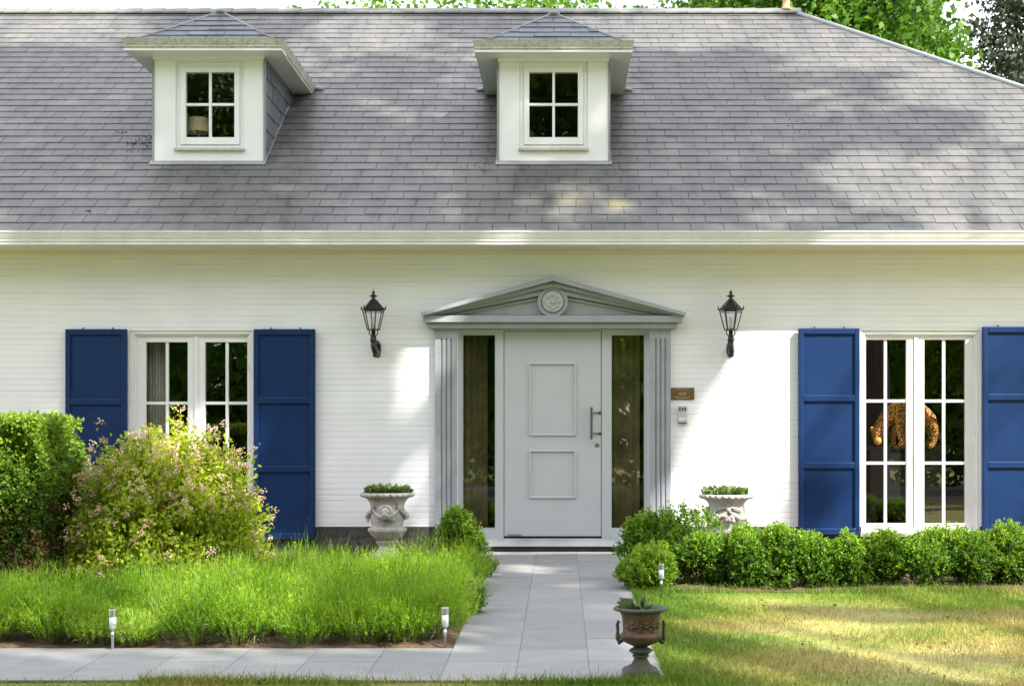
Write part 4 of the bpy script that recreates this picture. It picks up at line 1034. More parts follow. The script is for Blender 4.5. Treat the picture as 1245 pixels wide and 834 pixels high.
def rust_urn():
    Y = 2749/(824-495)-D0; K = (D0+Y)/FPX; x = (779-CX)*K; gz_ = GZ(Y)
    u = empty('iron_urn', (x, Y, gz_), 'rusty cast iron urn with two handles at the lawn edge beside the path', 'urn')
    H = .425
    b = MB(); b.box(-.105, .105, -.105, .105, 0, .048); b.box(-.094, .094, -.094, .094, .048, .056); b.build('foot', M['verd'], u, bev=.004)
    b = MB()
    b.lathe([(.092, .056), (.085, .064), (.052, .085), (.04, .11), (.038, .122), (.05, .128), (.05, .134), (.042, .138), (.05, .146), (.068, .158), (.068, .166), (.05, .178), (.035, .186), (.05, .190)], n=96, mod=lambda t, z, j: 1+(.05*math.cos(t*20) if .06 < z < .115 else 0))
    soft(b.build('stem', M['verd'], u), 50)
    b = MB()
    b.lathe([(.03, .186), (.06, .196), (.098, .215), (.118, .238), (.122, .252), (.112, .262), (.105, .268), (.103, .29), (.106, .33), (.112, .365), (.120, .385)], n=96, mod=lambda t, z, j: 1+(.035*abs(math.sin(t*14)) if .19 < z < .258 else 0))
    soft(b.build('bowl', M['rust'], u), 50)
    b = MB()
    b.lathe([(.118, .383), (.128, .390), (.150, .396), (.158, .402), (.156, .412), (.146, .416), (.128, .408), (.118, .395), (.11, .37), (.001, .36)], n=96, mod=lambda t, z, j: 1+(.02*math.cos(t*44) if z > .394 and j < 6 else 0))
    soft(b.build('rim', M['verd'], u), 50)
    for sg in (-1, 1):
        h = MB(); h.tube([(sg*.105, 0, .222), (sg*.125, 0, .205), (sg*.136, 0, .235), (sg*.134, 0, .28), (sg*.137, 0, .315), (sg*.131, 0, .332), (sg*.123, 0, .326)], [.010, .013, .013, .009, .011, .011, .006], 8)
        h.ball((sg*.134, 0, .243), (.014, .015, .022), 8); h.ball((sg*.122, 0, .215), (.014, .017, .015), 8)
        h.build('handle', M['verd'], u, smooth=True)
    r_ = MB()
    for k in range(40):
        t = -math.pi/2+random.uniform(-.85, .85); z = .315+random.gauss(0, .014); rr = .108; r_.ball((rr*math.cos(t), rr*math.sin(t), z), (random.uniform(.006, .014),)*2+(random.uniform(.005, .011),), 8)
    for k in range(5):
        t0 = -math.pi/2-.8+k*.4; r_.tube([((.11+.004*math.sin(q*3))*math.cos(t0+q*.12), .11*math.sin(t0+q*.12), .315+.018*math.sin(q*2.2)) for q in range(5)], .0045, 6)
    r_.build('rose_relief', M['rust'], u, smooth=True)
    s = MB(); s.lathe([(.115, .392), (.001, .396)], n=20); s.build('potting_soil', M['soil'], u)
    geos = []
    for (a, ln, wd, tilt, sx_) in ((2.9, .13, .8, .5, -.02), (3.4, .12, .8, .35, -.04), (2.4, .09, .7, .6, -.03), (.2, .05, .6, .8, .04), (5.4, .06, .7, .6, .02), (1.2, .07, .8, 1.0, .0), (1.45, .085, .5, 1.5, .015), (4.0, .07, .6, .5, 0)):
        A_ = np.array([[math.cos(a)*math.cos(tilt), math.sin(a)*math.cos(tilt), math.sin(tilt)]])
        for k in range(3): geos.append(leaf_geo(np.array([[sx_, 0, .40]]), unit(A_+rng.normal(size=(1, 3))*.1), np.array([ln]), wd*.7, .1))
    V, Q = cat(geos); V += np.array([x, Y, gz_])
    tag(leaves_obj('urn_plant', V, Q, M['agave']), 'broad leaved plant growing in the rusty iron urn', 'plant')
rust_urn()

# ------------------------------------------------------------ garden lights
def stake(px, pyb, label):
    d = 2749/(pyb-495); Y = d-D0; x = (px-CX)*d/FPX
    s = empty('garden_light', (x, Y, GZ(Y)), label, 'garden light', 'steel stake lights')
    q = MB(); q.lathe([(.002, -.02), (.009, .01), (.010, .09), (.013, .092), (.013, .125), (.009, .127), (.009, .135)], n=16); q.build('stake', M['steel'], s, smooth=True)
    q = MB(); q.lathe([(.009, .135), (.022, .15), (.024, .155), (.024, .232)], n=20); q.build('lens', M['lenspl'], s, smooth=True)
    q = MB(); q.lathe([(.024, .232), (.0285, .234), (.0285, .272), (.024, .275), (.001, .272)], n=24); soft(q.build('cap', M['steel'], s))
    return s
M['lenspl'] = paint('frosted lens', (.42, .44, .45), .25, .05, metal=.5)
stake(137, 792, 'steel stake light at the front edge of the bed, left')
stake(541, 789, 'steel stake light among the lavender at the corner of the path')
stake(804, 725, 'steel stake light in front of the box hedge')

# ------------------------------------------------------------ foliage
def sprigs(S, Dn, k, length, lsize, ratio=.6, spread=.9):
    """S sprig bases, Dn directions -> leaves along each short shoot"""
    n = len(S); t = rng.random((n, k)); P = S[:, None, :]+Dn[:, None, :]*(t*length)[:, :, None]
    P = P.reshape(-1, 3); Dd = np.repeat(Dn, k, 0)
    Ax = unit(Dd*.6+rdir(len(P))*spread); P += Ax*lsize*.15
    return leaf_geo(P, Ax, rng.uniform(.7, 1.25, len(P))*lsize, ratio)
def blob_pts(n, c, r, seed, amp=.34, lo=.55):
    """points on a lumpy union of small mounds filling an ellipsoid"""
    g = np.random.default_rng(seed); K = 11; r = np.array(r)
    C = unit(g.normal(size=(K, 3)))*(.25+.42*g.random((K, 1)))*r; C[0] = 0
    sr = (.36+.26*g.random(K))[:, None]; sr[0] = .72
    k = rng.integers(0, K, n); d = rdir(n)
    q = (lo+(1-lo)*rng.random(n)**.6)[:, None]
    P = C[k]+d*q*sr[k]*r*np.array([1, 1, 1.12])
    return P+np.array(c), unit(d+.8*P/r)
def box_shrub(x, Y, rx, ry, h, n, label, seed, bright=0.0, mat='leaf_box', lsize=.028, name='box_shrub', group='box shrubs of the low hedge'):
    g0 = GZ(Y); e = empty(name, (x, Y, g0), label, 'shrub', group)
    P, d = blob_pts(n, (0, 0, h*.52), (rx, ry, h*.5), seed)
    P[:, 2] = np.maximum(P[:, 2], .02)
    Dn = unit(d*.7+np.array([0, 0, .7])+rng.normal(size=d.shape)*.3)
    V, Q = sprigs(P, Dn, 9, .065, lsize)
    # taller shoots breaking the outline
    m = n//8; top = P[np.argsort(-P[:, 2]+rng.normal(size=len(P))*.08)[:m]]
    V2, Q2 = sprigs(top, unit(np.array([0, 0, 1.])+rng.normal(size=top.shape)*.25), 12, .115, lsize*.9)
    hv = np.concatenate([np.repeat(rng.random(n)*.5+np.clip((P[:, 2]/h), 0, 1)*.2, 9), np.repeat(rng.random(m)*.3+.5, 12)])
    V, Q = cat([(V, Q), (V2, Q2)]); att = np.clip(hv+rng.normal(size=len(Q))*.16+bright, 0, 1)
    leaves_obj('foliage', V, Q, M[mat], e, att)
    t = MB()
    for k in range(14):
        a = random.uniform(0, 6.28); rr = random.uniform(.3, .8)
        t.tube([(random.uniform(-.03, .03), random.uniform(-.03, .03), 0), (rx*rr*.4*math.cos(a), ry*rr*.4*math.sin(a), h*.35), (rx*rr*math.cos(a), ry*rr*math.sin(a), h*.8)], [.009, .006, .002], 5)
    t.build('stems', M['twig'], e); return e
BS = [  # px centre, base py, half width px, top py
    (790, 721, 24, 668, 'bright green box shrub at the path corner, first of the right hedge', .25),
    (815, 712, 48, 614, 'tallest box shrub of the hedge, bulging beside the doorway', 0),
    (866, 716, 26, 646, 'box shrub below and left of the fruit garland stone urn', -.05),
    (905, 718, 24, 642, 'box shrub right below the fruit garland stone urn', .03),
    (945, 718, 28, 637, 'box shrub under the bare wall left of the sunlit shutter', .05),
    (996, 718, 26, 650, 'box shrub below the sunlit blue shutter', -.02),
    (1032, 718, 22, 652, 'narrow box shrub between the sunlit shutter and the window', .05),
    (1074, 716, 23, 646, 'box shrub under the left sash of the right window', .0),
    (1125, 716, 28, 640, 'box shrub under the right sash of the right window', .06),
    (1176, 716, 25, 641, 'box shrub under the frame end of the right window', .0),
    (1219, 715, 30, 636, 'sunny box shrub below the rightmost shutter', .12),
    (1270, 715, 30, 634, 'box shrub cut by the right picture edge', .05)]
for i, (px, pyb, hw, pyt, lab, br) in enumerate(BS):
    d = 2749/(pyb-495)+.22; Y = d-D0; x = (px-CX)*d/FPX; r_ = hw*1.22*d/FPX; h = EYE+(CY-pyt)*d/FPX-GZ(Y)
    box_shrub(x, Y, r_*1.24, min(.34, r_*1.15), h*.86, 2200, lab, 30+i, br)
box_shrub((562-CX)*14.0/FPX, 14.0-D0, .24, .24, .52, 1800, 'clipped round box shrub left of the doorstep', 77, .1, group=None)
box_shrub((590-CX)*13.2/FPX, 13.2-D0, .10, .10, .16, 150, 'small sprawling green plant on the soil beside the path, nearest the doorstep', 78, 0, 'sage', .03, 'edging_plant', 'small plants along the path edge')
box_shrub((571-CX)*10.9/FPX, 10.9-D0, .09, .10, .19, 170, 'small grey green plant hanging over the path edge, nearest the garden light', 79, 0, 'sage', .03, 'edging_plant', 'small plants along the path edge')

def hedge_left():
    x0, x1, y0, y1, h = -7.6, WX(84, -4.1)-.17, -4.35, -3.35, 1.42
    g0 = GZ(-3.8); e = empty('clipped_hedge', (-5.5, -3.8, g0), 'tall clipped hedge with browned lower leaves at the left picture edge', 'hedge')
    n = 11000; P = np.stack([rng.uniform(-5.35, x1, n), rng.uniform(y0, y1, n), rng.uniform(.02, h, n)], 1)
    f = rng.random(n)
    P[f < .62, 1] = y0+rng.random((f < .62).sum())**2*.22; m = (f > .62) & (f < .8); P[m, 2] = h-rng.random(m.sum())**2*.18; m = (f > .80) & (f < .93); P[m, 0] = x1-rng.random(m.sum())**2*.2
    w_ = .035*np.sin(P[:, 0]*5.1+P[:, 2]*4)+.03*np.sin(P[:, 0]*11+P[:, 2]*9); P[:, 1] += w_; P[:, 0] += .04*np.sin(P[:, 2]*8)
    P[:, 2] += .03*np.sin(P[:, 0]*7)+rng.normal(size=n)*.012
    vis = P[:, 0] > -5.3; P = P[vis]; n = len(P)
    Dn = unit(np.stack([np.where(P[:, 0] > x1-.2, .8, 0), np.where(P[:, 1] < y0+.25, -.8, 0), np.full(n, .6)], 1)+rng.normal(size=(n, 3))*.45)
    k = 10; V, Q = sprigs(P, Dn, k, .07, .038)
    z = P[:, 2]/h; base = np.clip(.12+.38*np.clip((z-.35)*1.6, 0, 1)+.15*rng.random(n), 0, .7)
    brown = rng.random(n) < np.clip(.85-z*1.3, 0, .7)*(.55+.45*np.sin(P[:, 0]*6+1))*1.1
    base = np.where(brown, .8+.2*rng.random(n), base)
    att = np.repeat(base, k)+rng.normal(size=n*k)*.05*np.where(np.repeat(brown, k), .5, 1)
    P2 = np.stack([rng.uniform(-5.3, x1, 700), rng.uniform(y0, y1, 700), np.full(700, h)], 1)
    V2, Q2 = sprigs(P2, unit(np.array([0, 0, 1.])+rng.normal(size=P2.shape)*.3), 8, .09, .032)
    V, Q = cat([(V, Q), (V2, Q2)]); att = np.concatenate([att, np.clip(.6+rng.normal(size=len(Q2))*.06, 0, .7)])
    V += np.array([5.5, 3.8, 0]); leaves_obj('foliage', V, Q, M['leaf_hedge'], e, np.clip(att, 0, 1))
    t = MB()
    for i in range(34):
        x = random.uniform(-5.2, x1-.1)+5.5; y = random.uniform(y0+.2, y1-.1)+3.8
        t.tube([(x, y, 0), (x+random.uniform(-.1, .1), y+random.uniform(-.1, .1), .5), (x+random.uniform(-.2, .2), y-random.uniform(0, .3), 1.3)], [.018, .013, .004], 5)
    t.build('stems', M['twig'], e)
hedge_left()

def flowering_bush():
    d = 11.9; Y = d-D0; x = (206-CX)*d/FPX; g0 = GZ(Y)
    e = empty('flowering_bush', (x, Y, g0), 'large rounded golden green bush with pale pink blossom in front of the left window', 'bush')
    ns = 1050; tb = MB(); geos = []; atts = []; fl = []; fa = []
    for i in range(ns):
        a = random.uniform(0, 6.28); q = random.random()**.55
        el = R(88)-q*R(82)
        R_ = random.uniform(.80, 1.0)
        hr, hz = .90*R_, 1.58*R_
        tip = np.array([math.cos(a)*math.cos(el)*hr*1.05, math.sin(a)*math.cos(el)*hr, .16+math.sin(el)*(hz-.16)])
        if random.random() < .05: tip *= 1.09
        mid = tip*np.array([.42, .42, .62])+rng.normal(size=3)*.04
        ts = np.linspace(0, 1, 40)[:, None]; b0 = np.array([math.cos(a)*.06, math.sin(a)*.06, 0])
        C = (1-ts)**2*b0+2*ts*(1-ts)*mid+ts**2*tip
        if i % 4 == 0: tb.tube([tuple(C[k]) for k in (0, 13, 26, 39)], [.009, .006, .004, .0015], 5)
        k = 78; tt = .30+.64*rng.random(k)**.8; idx = np.minimum((tt*39).astype(int), 39)
        P = C[idx]+rng.normal(size=(k, 3))*.035; T_ = unit(C[np.minimum(idx+1, 39)]-C[np.maximum(idx-1, 0)])
        Ax = unit(T_*.6+rdir(k)*.85); geos.append(leaf_geo(P, Ax, rng.uniform(.028, .052, k), .6)); atts.append(np.clip(.15+.5*random.random()+rng.normal(size=k)*.13+(tt-.6)*.35, 0, 1))
        up_ = tip[2] > .8
        if random.random() < (.6 if up_ else .07):
            m = random.randint(2, 5)
            for j in range(m):
                c = C[39-random.randint(0, 9)]+rng.normal(size=3)*.028; kk = 16
                fl.append(leaf_geo(c+rng.normal(size=(kk, 3))*.012, rdir(kk), rng.uniform(.013, .021, kk), .9)); fa.append(np.clip(rng.normal(size=kk)*.2+.35+.3*random.random(), 0, 1))
    V, Q = cat(geos); leaves_obj('foliage', V, Q, M['leaf_bush'], e, np.concatenate(atts))
    V, Q = cat(fl); leaves_obj('blossom', V, Q, M['petal'], e, np.concatenate(fa))
    tb.build('stems', M['twig'], e)
flowering_bush()

# lavender / catmint mass in the left bed
def lavender():
    geos = []; atts = []; tw = MB(); cl = []
    y = -6.08
    row = 0
    while y < -2.3:
        x = -5.2+(row % 2)*.17
        while x < -.80:
            X_, Y_ = x+random.uniform(-.07, .07), y+random.uniform(-.06, .06)
            px, _ = PX(X_, Y_, 0)
            lim = 10.9 if px < 120 else (10.95 if px < 250 else (12.3 if px < 330 else 12.75))
            if D0+Y_ < lim: cl.append((X_, Y_))
            x += .35
        y += .30; row += 1
    for X_, Y_ in cl:
        px, _ = PX(X_, Y_, 0)
        front = Y_ < -5.7
        n = 1300 if front else 900
        h = random.uniform(.29, .46)*(.93 if px < 130 else 1)*(1+.09*math.sin(X_*3.1)*math.cos(Y_*2.6+X_))
        if 115 < px < 175 and front: h *= .72
        tone = random.uniform(-.2, .15)+.13*math.sin(X_*2.7+1)*math.sin(Y_*2.3)+(.25 if (130 < px < 215 and front) else 0)
        a = rng.random(n)*6.28; q = rng.random(n)**.7
        base = np.stack([X_+np.cos(a)*q*.10, Y_+np.sin(a)*q*.10, np.full(n, GZ(Y_)+.02)], 1)
        tilt = q*R(48); Dn = np.stack([np.cos(a)*np.sin(tilt), np.sin(a)*np.sin(tilt), np.cos(tilt)], 1)
        Dn = unit(Dn+rng.normal(size=(n, 3))*.10)
        L = h*rng.uniform(.62, 1.14, n)*(1-.46*q)
        # each stalk: upper part blade starting partway, so the heart of the clump stays open
        s0 = 1-.75*rng.random(n)**1.7-.02; P = base+Dn*(L*s0)[:, None]+np.array([0, 0, .01])
        ln = rng.uniform(.028, .07, n)
        Ax = unit(Dn*.8+np.array([0, 0, .45])+rng.normal(size=(n, 3))*.3)
        bend = rng.normal(size=(n, 3))*.06
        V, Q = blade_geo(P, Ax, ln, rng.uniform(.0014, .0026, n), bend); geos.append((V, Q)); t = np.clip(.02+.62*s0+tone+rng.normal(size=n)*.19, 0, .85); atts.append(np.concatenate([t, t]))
        # shoots set with short needle leaves
        ms = 330 if front else 230; kk = 9
        tl_ = rng.uniform(.55, 1.0, ms); St = base[:ms]+Dn[:ms]*(L[:ms]*tl_)[:, None]*.86
        Ds = unit(Dn[:ms]*.8+np.array([0, 0, .55])+rng.normal(size=(ms, 3))*.2)
        tq = rng.random((ms, kk)); P2 = (St[:, None, :]+Ds[:, None, :]*(tq*.075)[:, :, None]).reshape(-1, 3); D2_ = np.repeat(Ds, kk, 0)
        V, Q = leaf_geo(P2, unit(D2_*.95+rdir(len(P2))*.75), rng.uniform(.018, .036, len(P2)), .24, .05); geos.append((V, Q))
        atts.append(np.clip(np.repeat(.30+.35*tl_+tone+rng.normal(size=ms)*.15, kk)+(tq.ravel()-.4)*.25, 0, .86))
        ns_ = 150 if front else 60   # straw coloured and dead shoots low down
        b3 = base[:ns_]+Dn[:ns_]*(h*rng.uniform(.1, .6, ns_))[:, None]; V, Q = blade_geo(b3, unit(Dn[:ns_]+rng.normal(size=(ns_, 3))*.7), rng.uniform(.04, .1, ns_), .0016, rng.normal(size=(ns_, 3))*.2); geos.append((V, Q)); atts.append(np.full(ns_*2, .02)+np.tile(rng.choice([0, .97], ns_, p=[.6, .4]), 2))
        m = 60    # taller thin flower stalks, some pale
        b2 = base[:m]; D2 = unit(Dn[:m]*np.array([.6, .6, 1])+rng.normal(size=(m, 3))*.08); V, Q = blade_geo(b2, D2, h*rng.uniform(.95, 1.28, m), .0013, rng.normal(size=(m, 3))*.10); geos.append((V, Q)); t = np.clip(.75+rng.normal(size=m)*.15, 0, 1); atts.append(np.concatenate([t, t]))
        if front or random.random() < .15:
            for k in range(12):
                aa = random.uniform(0, 6.28); rr = random.uniform(.08, .24); tw.tube([(X_, Y_, GZ(Y_)), (X_+rr*.5*math.cos(aa), Y_+rr*.5*math.sin(aa), GZ(Y_)+.08), (X_+rr*math.cos(aa), Y_+rr*math.sin(aa), GZ(Y_)+random.uniform(.1, .24))], [.006, .004, .002], 4)
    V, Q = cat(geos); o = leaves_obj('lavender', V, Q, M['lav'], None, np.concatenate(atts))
    tag(o, 'dense bright green lavender shoots filling the bed left of the path', 'lavender', kind='stuff')
    tag(tw.build('woody_stems', M['twig']), 'bare woody stems at the foot of the lavender', 'stems', kind='stuff')
lavender()

# grass blades in the lawn
def lawn_blades():
    def area(x0, x1, y0, y1, n, l0=.022, l1=.05):
        P = np.stack([rng.uniform(x0, x1, n), rng.uniform(y0, y1, n), np.zeros(n)], 1); return P, rng.uniform(l0, l1, n)
    sets = [area(.60, 5.2, -7.6, -3.30, 110000), area(-3.6, 3.2, -8.6, -7.30, 36000), area(.60, 4.6, -3.42, -3.22, 6000, .04, .085), area(.585, .66, -7.4, -3.3, 2500, .03, .07), area(-2.4, .75, -7.42, -7.27, 9000, .035, .075)]
    P = np.concatenate([s[0] for s in sets]); L = np.concatenate([s[1] for s in sets])
    keep = ~((P[:, 0] < .6) & (P[:, 1] > -7.33) & (rng.random(len(P)) < .75)); P, L = P[keep], L[keep]
    P[:, 2] = .0218*P[:, 1]; n = len(P)
    keep = rng.random(n) < .55+.45*np.sin(P[:, 0]*2.3+np.sin(P[:, 1]*3)); P, L = P[keep], L[keep]; n = len(P)
    A = unit(np.array([0, 0, 1.])+rng.normal(size=(n, 3))*.42); A[:, 2] = np.abs(A[:, 2])
    V, Q = blade_geo(P, A, L, rng.uniform(.0014, .0028, n), rng.normal(size=(n, 3))*.25)
    a = rng.random(n); tag(leaves_obj('grass', V, Q, M['blade'], None, np.concatenate([a, a])), 'short mown grass of the lawn, dry in patches', 'grass', kind='stuff')
lawn_blades()
lf = rng.uniform; n = 90
P = np.stack([lf(.7, 4.4, n), lf(-7.5, -3.6, n), np.zeros(n)], 1); P[:, 2] = .0218*P[:, 1]+.03; A_ = rdir(n); A_[:, 2] *= .2
V, Q = leaf_geo(P, unit(A_), lf(.02, .045, n), .6); tag(leaves_obj('fallen_leaves', V, Q, M['leaf_hedge'], None, np.full(n, .95)), 'scattered dry fallen leaves on the lawn', 'leaves', kind='stuff')
bl = MB()   # crumbs and fallen petals on the paving
for k in range(70):
    x, y = random.uniform(-.6, .55), random.uniform(-7.2, -.4); s_ = random.uniform(.004, .011); bl.ball((x, y, GZ(y)+.018), (s_, s_*.7, s_*.4), 6)
for k in range(60):
    x, y = random.uniform(-3.4, -.7), random.uniform(-7.2, -6.3); s_ = random.uniform(.003, .008); bl.ball((x, y, GZ(y)+.018), (s_, s_*.7, s_*.4), 6)
tag(bl.build('path_litter', M['cream']), 'tiny pale petals and crumbs lying on the paving', 'litter', kind='stuff')

# ------------------------------------------------------------ trees
def tree(name, x, y, h, cr, label, mat, nleaf, lsize, trunk_r=.25, seed=1, group=None, cz=None, crz=None, ncl=60, catg='tree', centre=None, sc_=.17):
    g = np.random.default_rng(seed); rd = random.Random(seed)
    z0 = GZ(y); e = empty(name, (x, y, z0), label, catg, group)
    cz = cz or h*.66; crz = crz or h*.36; c0 = np.array([0, 0, cz]) if centre is None else np.array(centre)
    t = MB(); top = (c0[0]*.8, c0[1]*.8, h*.86)
    tp = [(0, 0, -.1), (c0[0]*.1+.1, c0[1]*.1, h*.25), (c0[0]*.35-.1, c0[1]*.35+.1, h*.5), (c0[0]*.7+.1, c0[1]*.7, h*.7), top]
    t.tube(tp, [trunk_r*1.2, trunk_r*.9, trunk_r*.65, trunk_r*.4, trunk_r*.12], 10)
    dirs = unit(g.normal(size=(ncl, 3))); q = .35+.65*g.random(ncl)**.5
    C = dirs*q[:, None]*np.array([cr, cr, crz])+c0
    C[:, 2] = np.maximum(C[:, 2], h*.2)
    for i in range(0, ncl, 2):
        b = tp[2] if C[i][2] < cz else tp[3]
        m = (np.array(b)*.5+C[i]*.5)+np.array([0, 0, .05*h])
        t.tube([b, tuple(m), tuple(C[i])], [trunk_r*.28, trunk_r*.16, trunk_r*.05], 6)
    t.build('trunk', M['bark'], e)
    per = nleaf//ncl; s = cr*sc_
    P = np.repeat(C, per, 0)+g.normal(size=(ncl*per, 3))*s*np.array([1, 1, .62])
    tone = np.repeat(g.random(ncl)*.5, per)+(P[:, 2]-cz)/crz*.12+.15+g.normal(size=len(P))*.14
    A = unit(g.normal(size=(len(P), 3))+np.array([0, 0, -.25])); sz = g.uniform(.7, 1.3, len(P))*lsize
    V, Q = leaf_geo(P, A, sz, .7); leaves_obj('crown', V, Q, M[mat], e, np.clip(tone, 0, 1)); return e
def at_px(px, d): return (px-CX)*d/FPX
# behind the house
tree('broadleaf_tree', at_px(985, 32), 32-D0, 13.2, 2.9, 'large bright green tree rising behind the right end of the roof ridge', 'tree', 26000, .17, .32, 3, ncl=95, cz=10.0, crz=3.7)
tree('broadleaf_tree', at_px(880, 40), 40-D0, 13.2, 2.7, 'broadleaf tree showing just left of the terracotta finial', 'tree', 9000, .17, .3, 4, ncl=60, cz=10.6, crz=3.2)
tree('broadleaf_tree', at_px(1075, 36), 36-D0, 11.0, 1.7, 'lower leafy tree behind the sloping roof hip', 'tree', 14000, .16, .3, 14, ncl=70, cz=10.2, crz=2.6)
tree('broadleaf_tree', at_px(480, 44), 44-D0, 15.0, 3.8, 'pale green treetop just above the ridge between the dormers', 'tree', 9000, .18, .3, 5, ncl=60, cz=11.6, crz=3.0)
tree('broadleaf_tree', at_px(590, 42), 42-D0, 14.6, 3.8, 'green treetop behind the ridge left of the dormer over the door', 'tree', 9000, .18, .3, 6, ncl=60, cz=11.2, crz=3.0)
tree('broadleaf_tree', at_px(715, 43), 43-D0, 14.6, 3.4, 'green treetop behind the ridge right of the dormer over the door', 'tree', 8000, .18, .3, 7, ncl=55, cz=11.4, crz=2.9)
tree('conifer_tree', at_px(1250, 38), 38-D0, 13.5, 1.7, 'grey green conifer with bare limbs at the top right corner', 'pine', 9000, .16, .3, 8, ncl=85, cz=10.4, crz=3.4)
# across the road and round the garden, behind the camera: they fill the reflections
sp = [(-16, -36, 12, 4), (-9, -39, 14, 4.5), (-2, -36, 12, 4), (5, -40, 15, 5), (11, -35, 12, 4), (18, -38, 14, 5), (26, -36, 13, 4.5), (-24, -38, 13, 5)]
for i, (x, y, h, cr) in enumerate(sp):
    tree('roadside_tree', x, y, h*1.75, cr*1.15, 'leafy tree standing across the road from the house', 'tree_street', 26000, .26, .35, 20+i, 'trees across the road', ncl=90, cz=h*.9, crz=h*.8, sc_=.2)
for i, (x, y) in enumerate(((6.6, -20.5), (8.3, -22.2), (-3.6, -19.8))):
    tree('garden_tree', x, y, 13, 2.6, 'tall bare trunked tree at the street side of the lawn', 'tree', 3500, .3, .33, 40+i, 'trees at the street side of the lawn', cz=10.5, crz=2.2, ncl=30)
wd = []
n = 60000; P = np.stack([rng.uniform(-75, 75, n), rng.uniform(-85, -70, n), GZ(-50)+19*rng.random(n)**.9], 1); P[:, 2] *= .80+.2*np.sin(P[:, 0]*.35)*np.sin(P[:, 0]*.13+1)
V, Q = leaf_geo(P, rdir(n), rng.uniform(.7, 1.3, n), .8, .1)
a_ = np.clip(.35+.3*np.sin(P[:, 0]*.6)*np.sin(P[:, 2]*.5)+rng.normal(size=n)*.15, 0, 1)
tag(leaves_obj('woodland', V, Q, M['tree_street'], None, a_), 'far dense wood beyond the street', 'woodland', kind='stuff')
hd = MB()
e = empty('street_hedge', (0, -33, GZ(-33)), 'long dark hedge across the road', 'hedge')
n = 9000; P = np.stack([rng.uniform(-30, 32, n), rng.uniform(-.5, .8, n), rng.random(n)*2.3], 1)
V, Q = leaf_geo(P, rdir(n), rng.uniform(.2, .4, n), .7); leaves_obj('foliage', V, Q, M['leaf_box'], e, rng.random(n)*.7)
for i in range(40): x = -30+i*1.55; hd.tube([(x, .2, 0), (x, .2, 2.0)], .05, 6)
hd.build('stems', M['twig'], e)

# the big tree right of the camera whose crown throws the dappled shade
def lit(px, py):
    """how much sun reaches this spot (0 shade, 1 sun), read off the photograph's light"""
    def el(cx, cy, rx, ry, s=1.0):
        q = ((px-cx)/rx)**2+((py-cy)/ry)**2
        return s*np.clip(1.6-1.6*q, 0, 1)
    roof_ = np.zeros_like(px)
    for a in ((60, 32, 170, 34), (450, 42, 120, 36), (560, 70, 70, 40, .7), (500, 130, 95, 24, .75), (840, 38, 240, 34), (1050, 60, 160, 44), (1190, 120, 150, 80), (1190, 230, 150, 80),
              (1060, 215, 90, 50), (1010, 125, 70, 28, .7), (700, 248, 85, 30, .9), (905, 185, 90, 22, .6), (960, 262, 90, 20, .7), (380, 70, 80, 40, .8), (100, 240, 100, 20, .15)):
        roof_ = np.maximum(roof_, el(*a))
    for a in ((1110, 152, 95, 22), (830, 88, 110, 26), (660, 60, 60, 40, .7), (900, 130, 70, 16, .7), (930, 228, 80, 18, .8)): roof_ = roof_*(1-el(*a))
    wall_ = np.clip((px-(900-(py-400)*.62))/22, 0, 1)*(py > 380)
    wall_ = np.maximum(wall_, (px > 893)*1.0)
    wall_ = wall_*(1-el(985, 612, 34, 34, .9))
    for a in ((506, 438, 44, 84, 1), (506, 598, 42, 78, 1), (275, 394, 50, 10, .8), (450, 585, 70, 60, .3), (345, 600, 45, 50, .45), (545, 386, 62, 24, 1), (535, 420, 14, 40, .9), (675, 470, 36, 34, .3), (240, 430, 26, 26, .5), (570, 520, 20, 120, .3),
              (235, 575, 120, 110, 1), (45, 508, 65, 22, .8), (60, 575, 60, 60, .35), (160, 560, 50, 60, .45)): wall_ = np.maximum(wall_, el(*a))
    g = np.where((py > 796) & (px < 765), .2, np.where(px < 590, .95, np.where(px < 765, .12, .97)))
    for a in ((640, 693, 60, 7, .9), (730, 693, 40, 5, .5), (605, 726, 45, 9, .9), (722, 713, 36, 7, .9), (690, 743, 90, 10, .75), (600, 752, 60, 6, .4), (720, 765, 60, 6, .5), (720, 800, 30, 6, .3),
              (60, 800, 70, 14, .8), (300, 800, 120, 10, .6), (200, 705, 180, 40, 1)): g = np.maximum(g, el(*a))
    for a in ((1110, 748, 150, 10, .85), (980, 742, 60, 7, .6), (850, 822, 50, 18, .7), (960, 800, 80, 9, .5), (1180, 800, 80, 10, .4), (430, 770, 120, 20, .5), (480, 680, 60, 18, .5), (60, 770, 80, 24, .5)): g = g*(1-el(*a))
    return np.where(py < 281, roof_, np.where(py < 655, wall_, g))
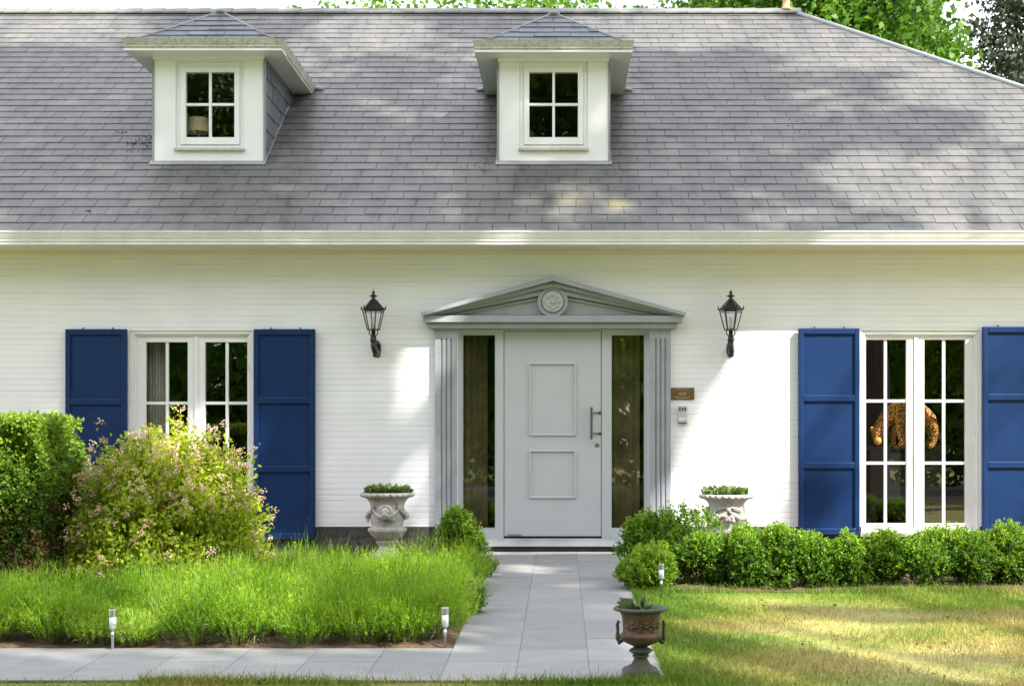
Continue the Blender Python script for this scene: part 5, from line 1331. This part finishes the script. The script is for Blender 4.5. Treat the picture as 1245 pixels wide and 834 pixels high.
def shade_tree():
    rng = np.random.default_rng(21); random.seed(5)
    S = np.array(SUN)
    n1, n2, n3, n4 = 16000, 5200, 13500, 2500
    # targets: roof, wall, ground
    y = rng.uniform(EY, RY, n1); T1 = np.stack([rng.uniform(-8.6, 7.0, n1), y, EZ+T*(y-EY)], 1)
    T2 = np.stack([rng.uniform(-6.6, 5.4, n2), np.zeros(n2), rng.uniform(.1, 2.6, n2)], 1)
    y = rng.uniform(-8.0, -.3, n3); T3 = np.stack([rng.uniform(-5.0, 4.6, n3), y, .0218*y], 1)
    T4 = np.stack([rng.uniform(-4.3, -2.4, n4), np.full(n4, -3.9), rng.uniform(.1, 1.4, n4)], 1)
    Tt = np.concatenate([T1, T2, T3, T4]); N_ = len(Tt)
    keepd = np.ones(N_, bool)
    def px_of(P): d = D0+P[:, 1]; return CX+FPX*P[:, 0]/d, CY-FPX*(P[:, 2]-EYE)/d
    px, py = px_of(Tt)
    L = lit(px, py)
    # rays that first meet the bush or hedge are judged there
    tt = (-3.9-Tt[:, 1])/S[1]; Pb = Tt+S*tt[:, None]; m = (tt > .01) & (Pb[:, 0] < -2.4) & (Pb[:, 0] > -6) & (Pb[:, 2] < 1.45)
    bx, by2 = px_of(Pb); L = np.where(m, lit(bx, np.minimum(by2, 654)), L)
    outside = (px < -20) | (px > 1265) | (py < -20) | (py > 850)
    L = np.where(outside, .35, L)
    k = (rng.random(N_) > L*1.02) & (L < .97)
    Tt = Tt[k]; n = len(Tt); t = rng.uniform(23, 32, n)
    P = Tt+S*t[:, None]
    # margins of the crown
    A = unit(rng.normal(size=(n, 3))); V, Q = leaf_geo(P-A*.15, A, rng.uniform(.24, .40, n), .8, .1)
    e = empty('shade_tree', (17.5, -25, GZ(-25)), 'great broadleaf tree at the street corner shading house and lawn', 'tree')
    V -= np.array([17.5, -25, GZ(-25)]); leaves_obj('crown', V, Q, M['tree'], e, rng.random(n))
    tr = MB(); c = P.mean(0)-np.array([17.5, -25, 0]); pts = [(0, 0, -.2), (.1, .3, 7), (c[0]*.35, c[1]*.35, 14), (c[0]*.7, c[1]*.7, c[2]*.85), tuple(c)]
    tr.tube(pts, [.75, .6, .45, .3, .1], 14)
    for i in range(26):
        p = P[rng.integers(0, n)]-np.array([17.5, -25, 0]); m_ = (np.array(pts[2+i % 2])+p)/2+np.array([0, 0, .6]); tr.tube([pts[2+i % 2], tuple(m_), tuple(p)], [.10, .05, .015], 6)
    tr.build('trunk', M['bark'], e)
shade_tree()
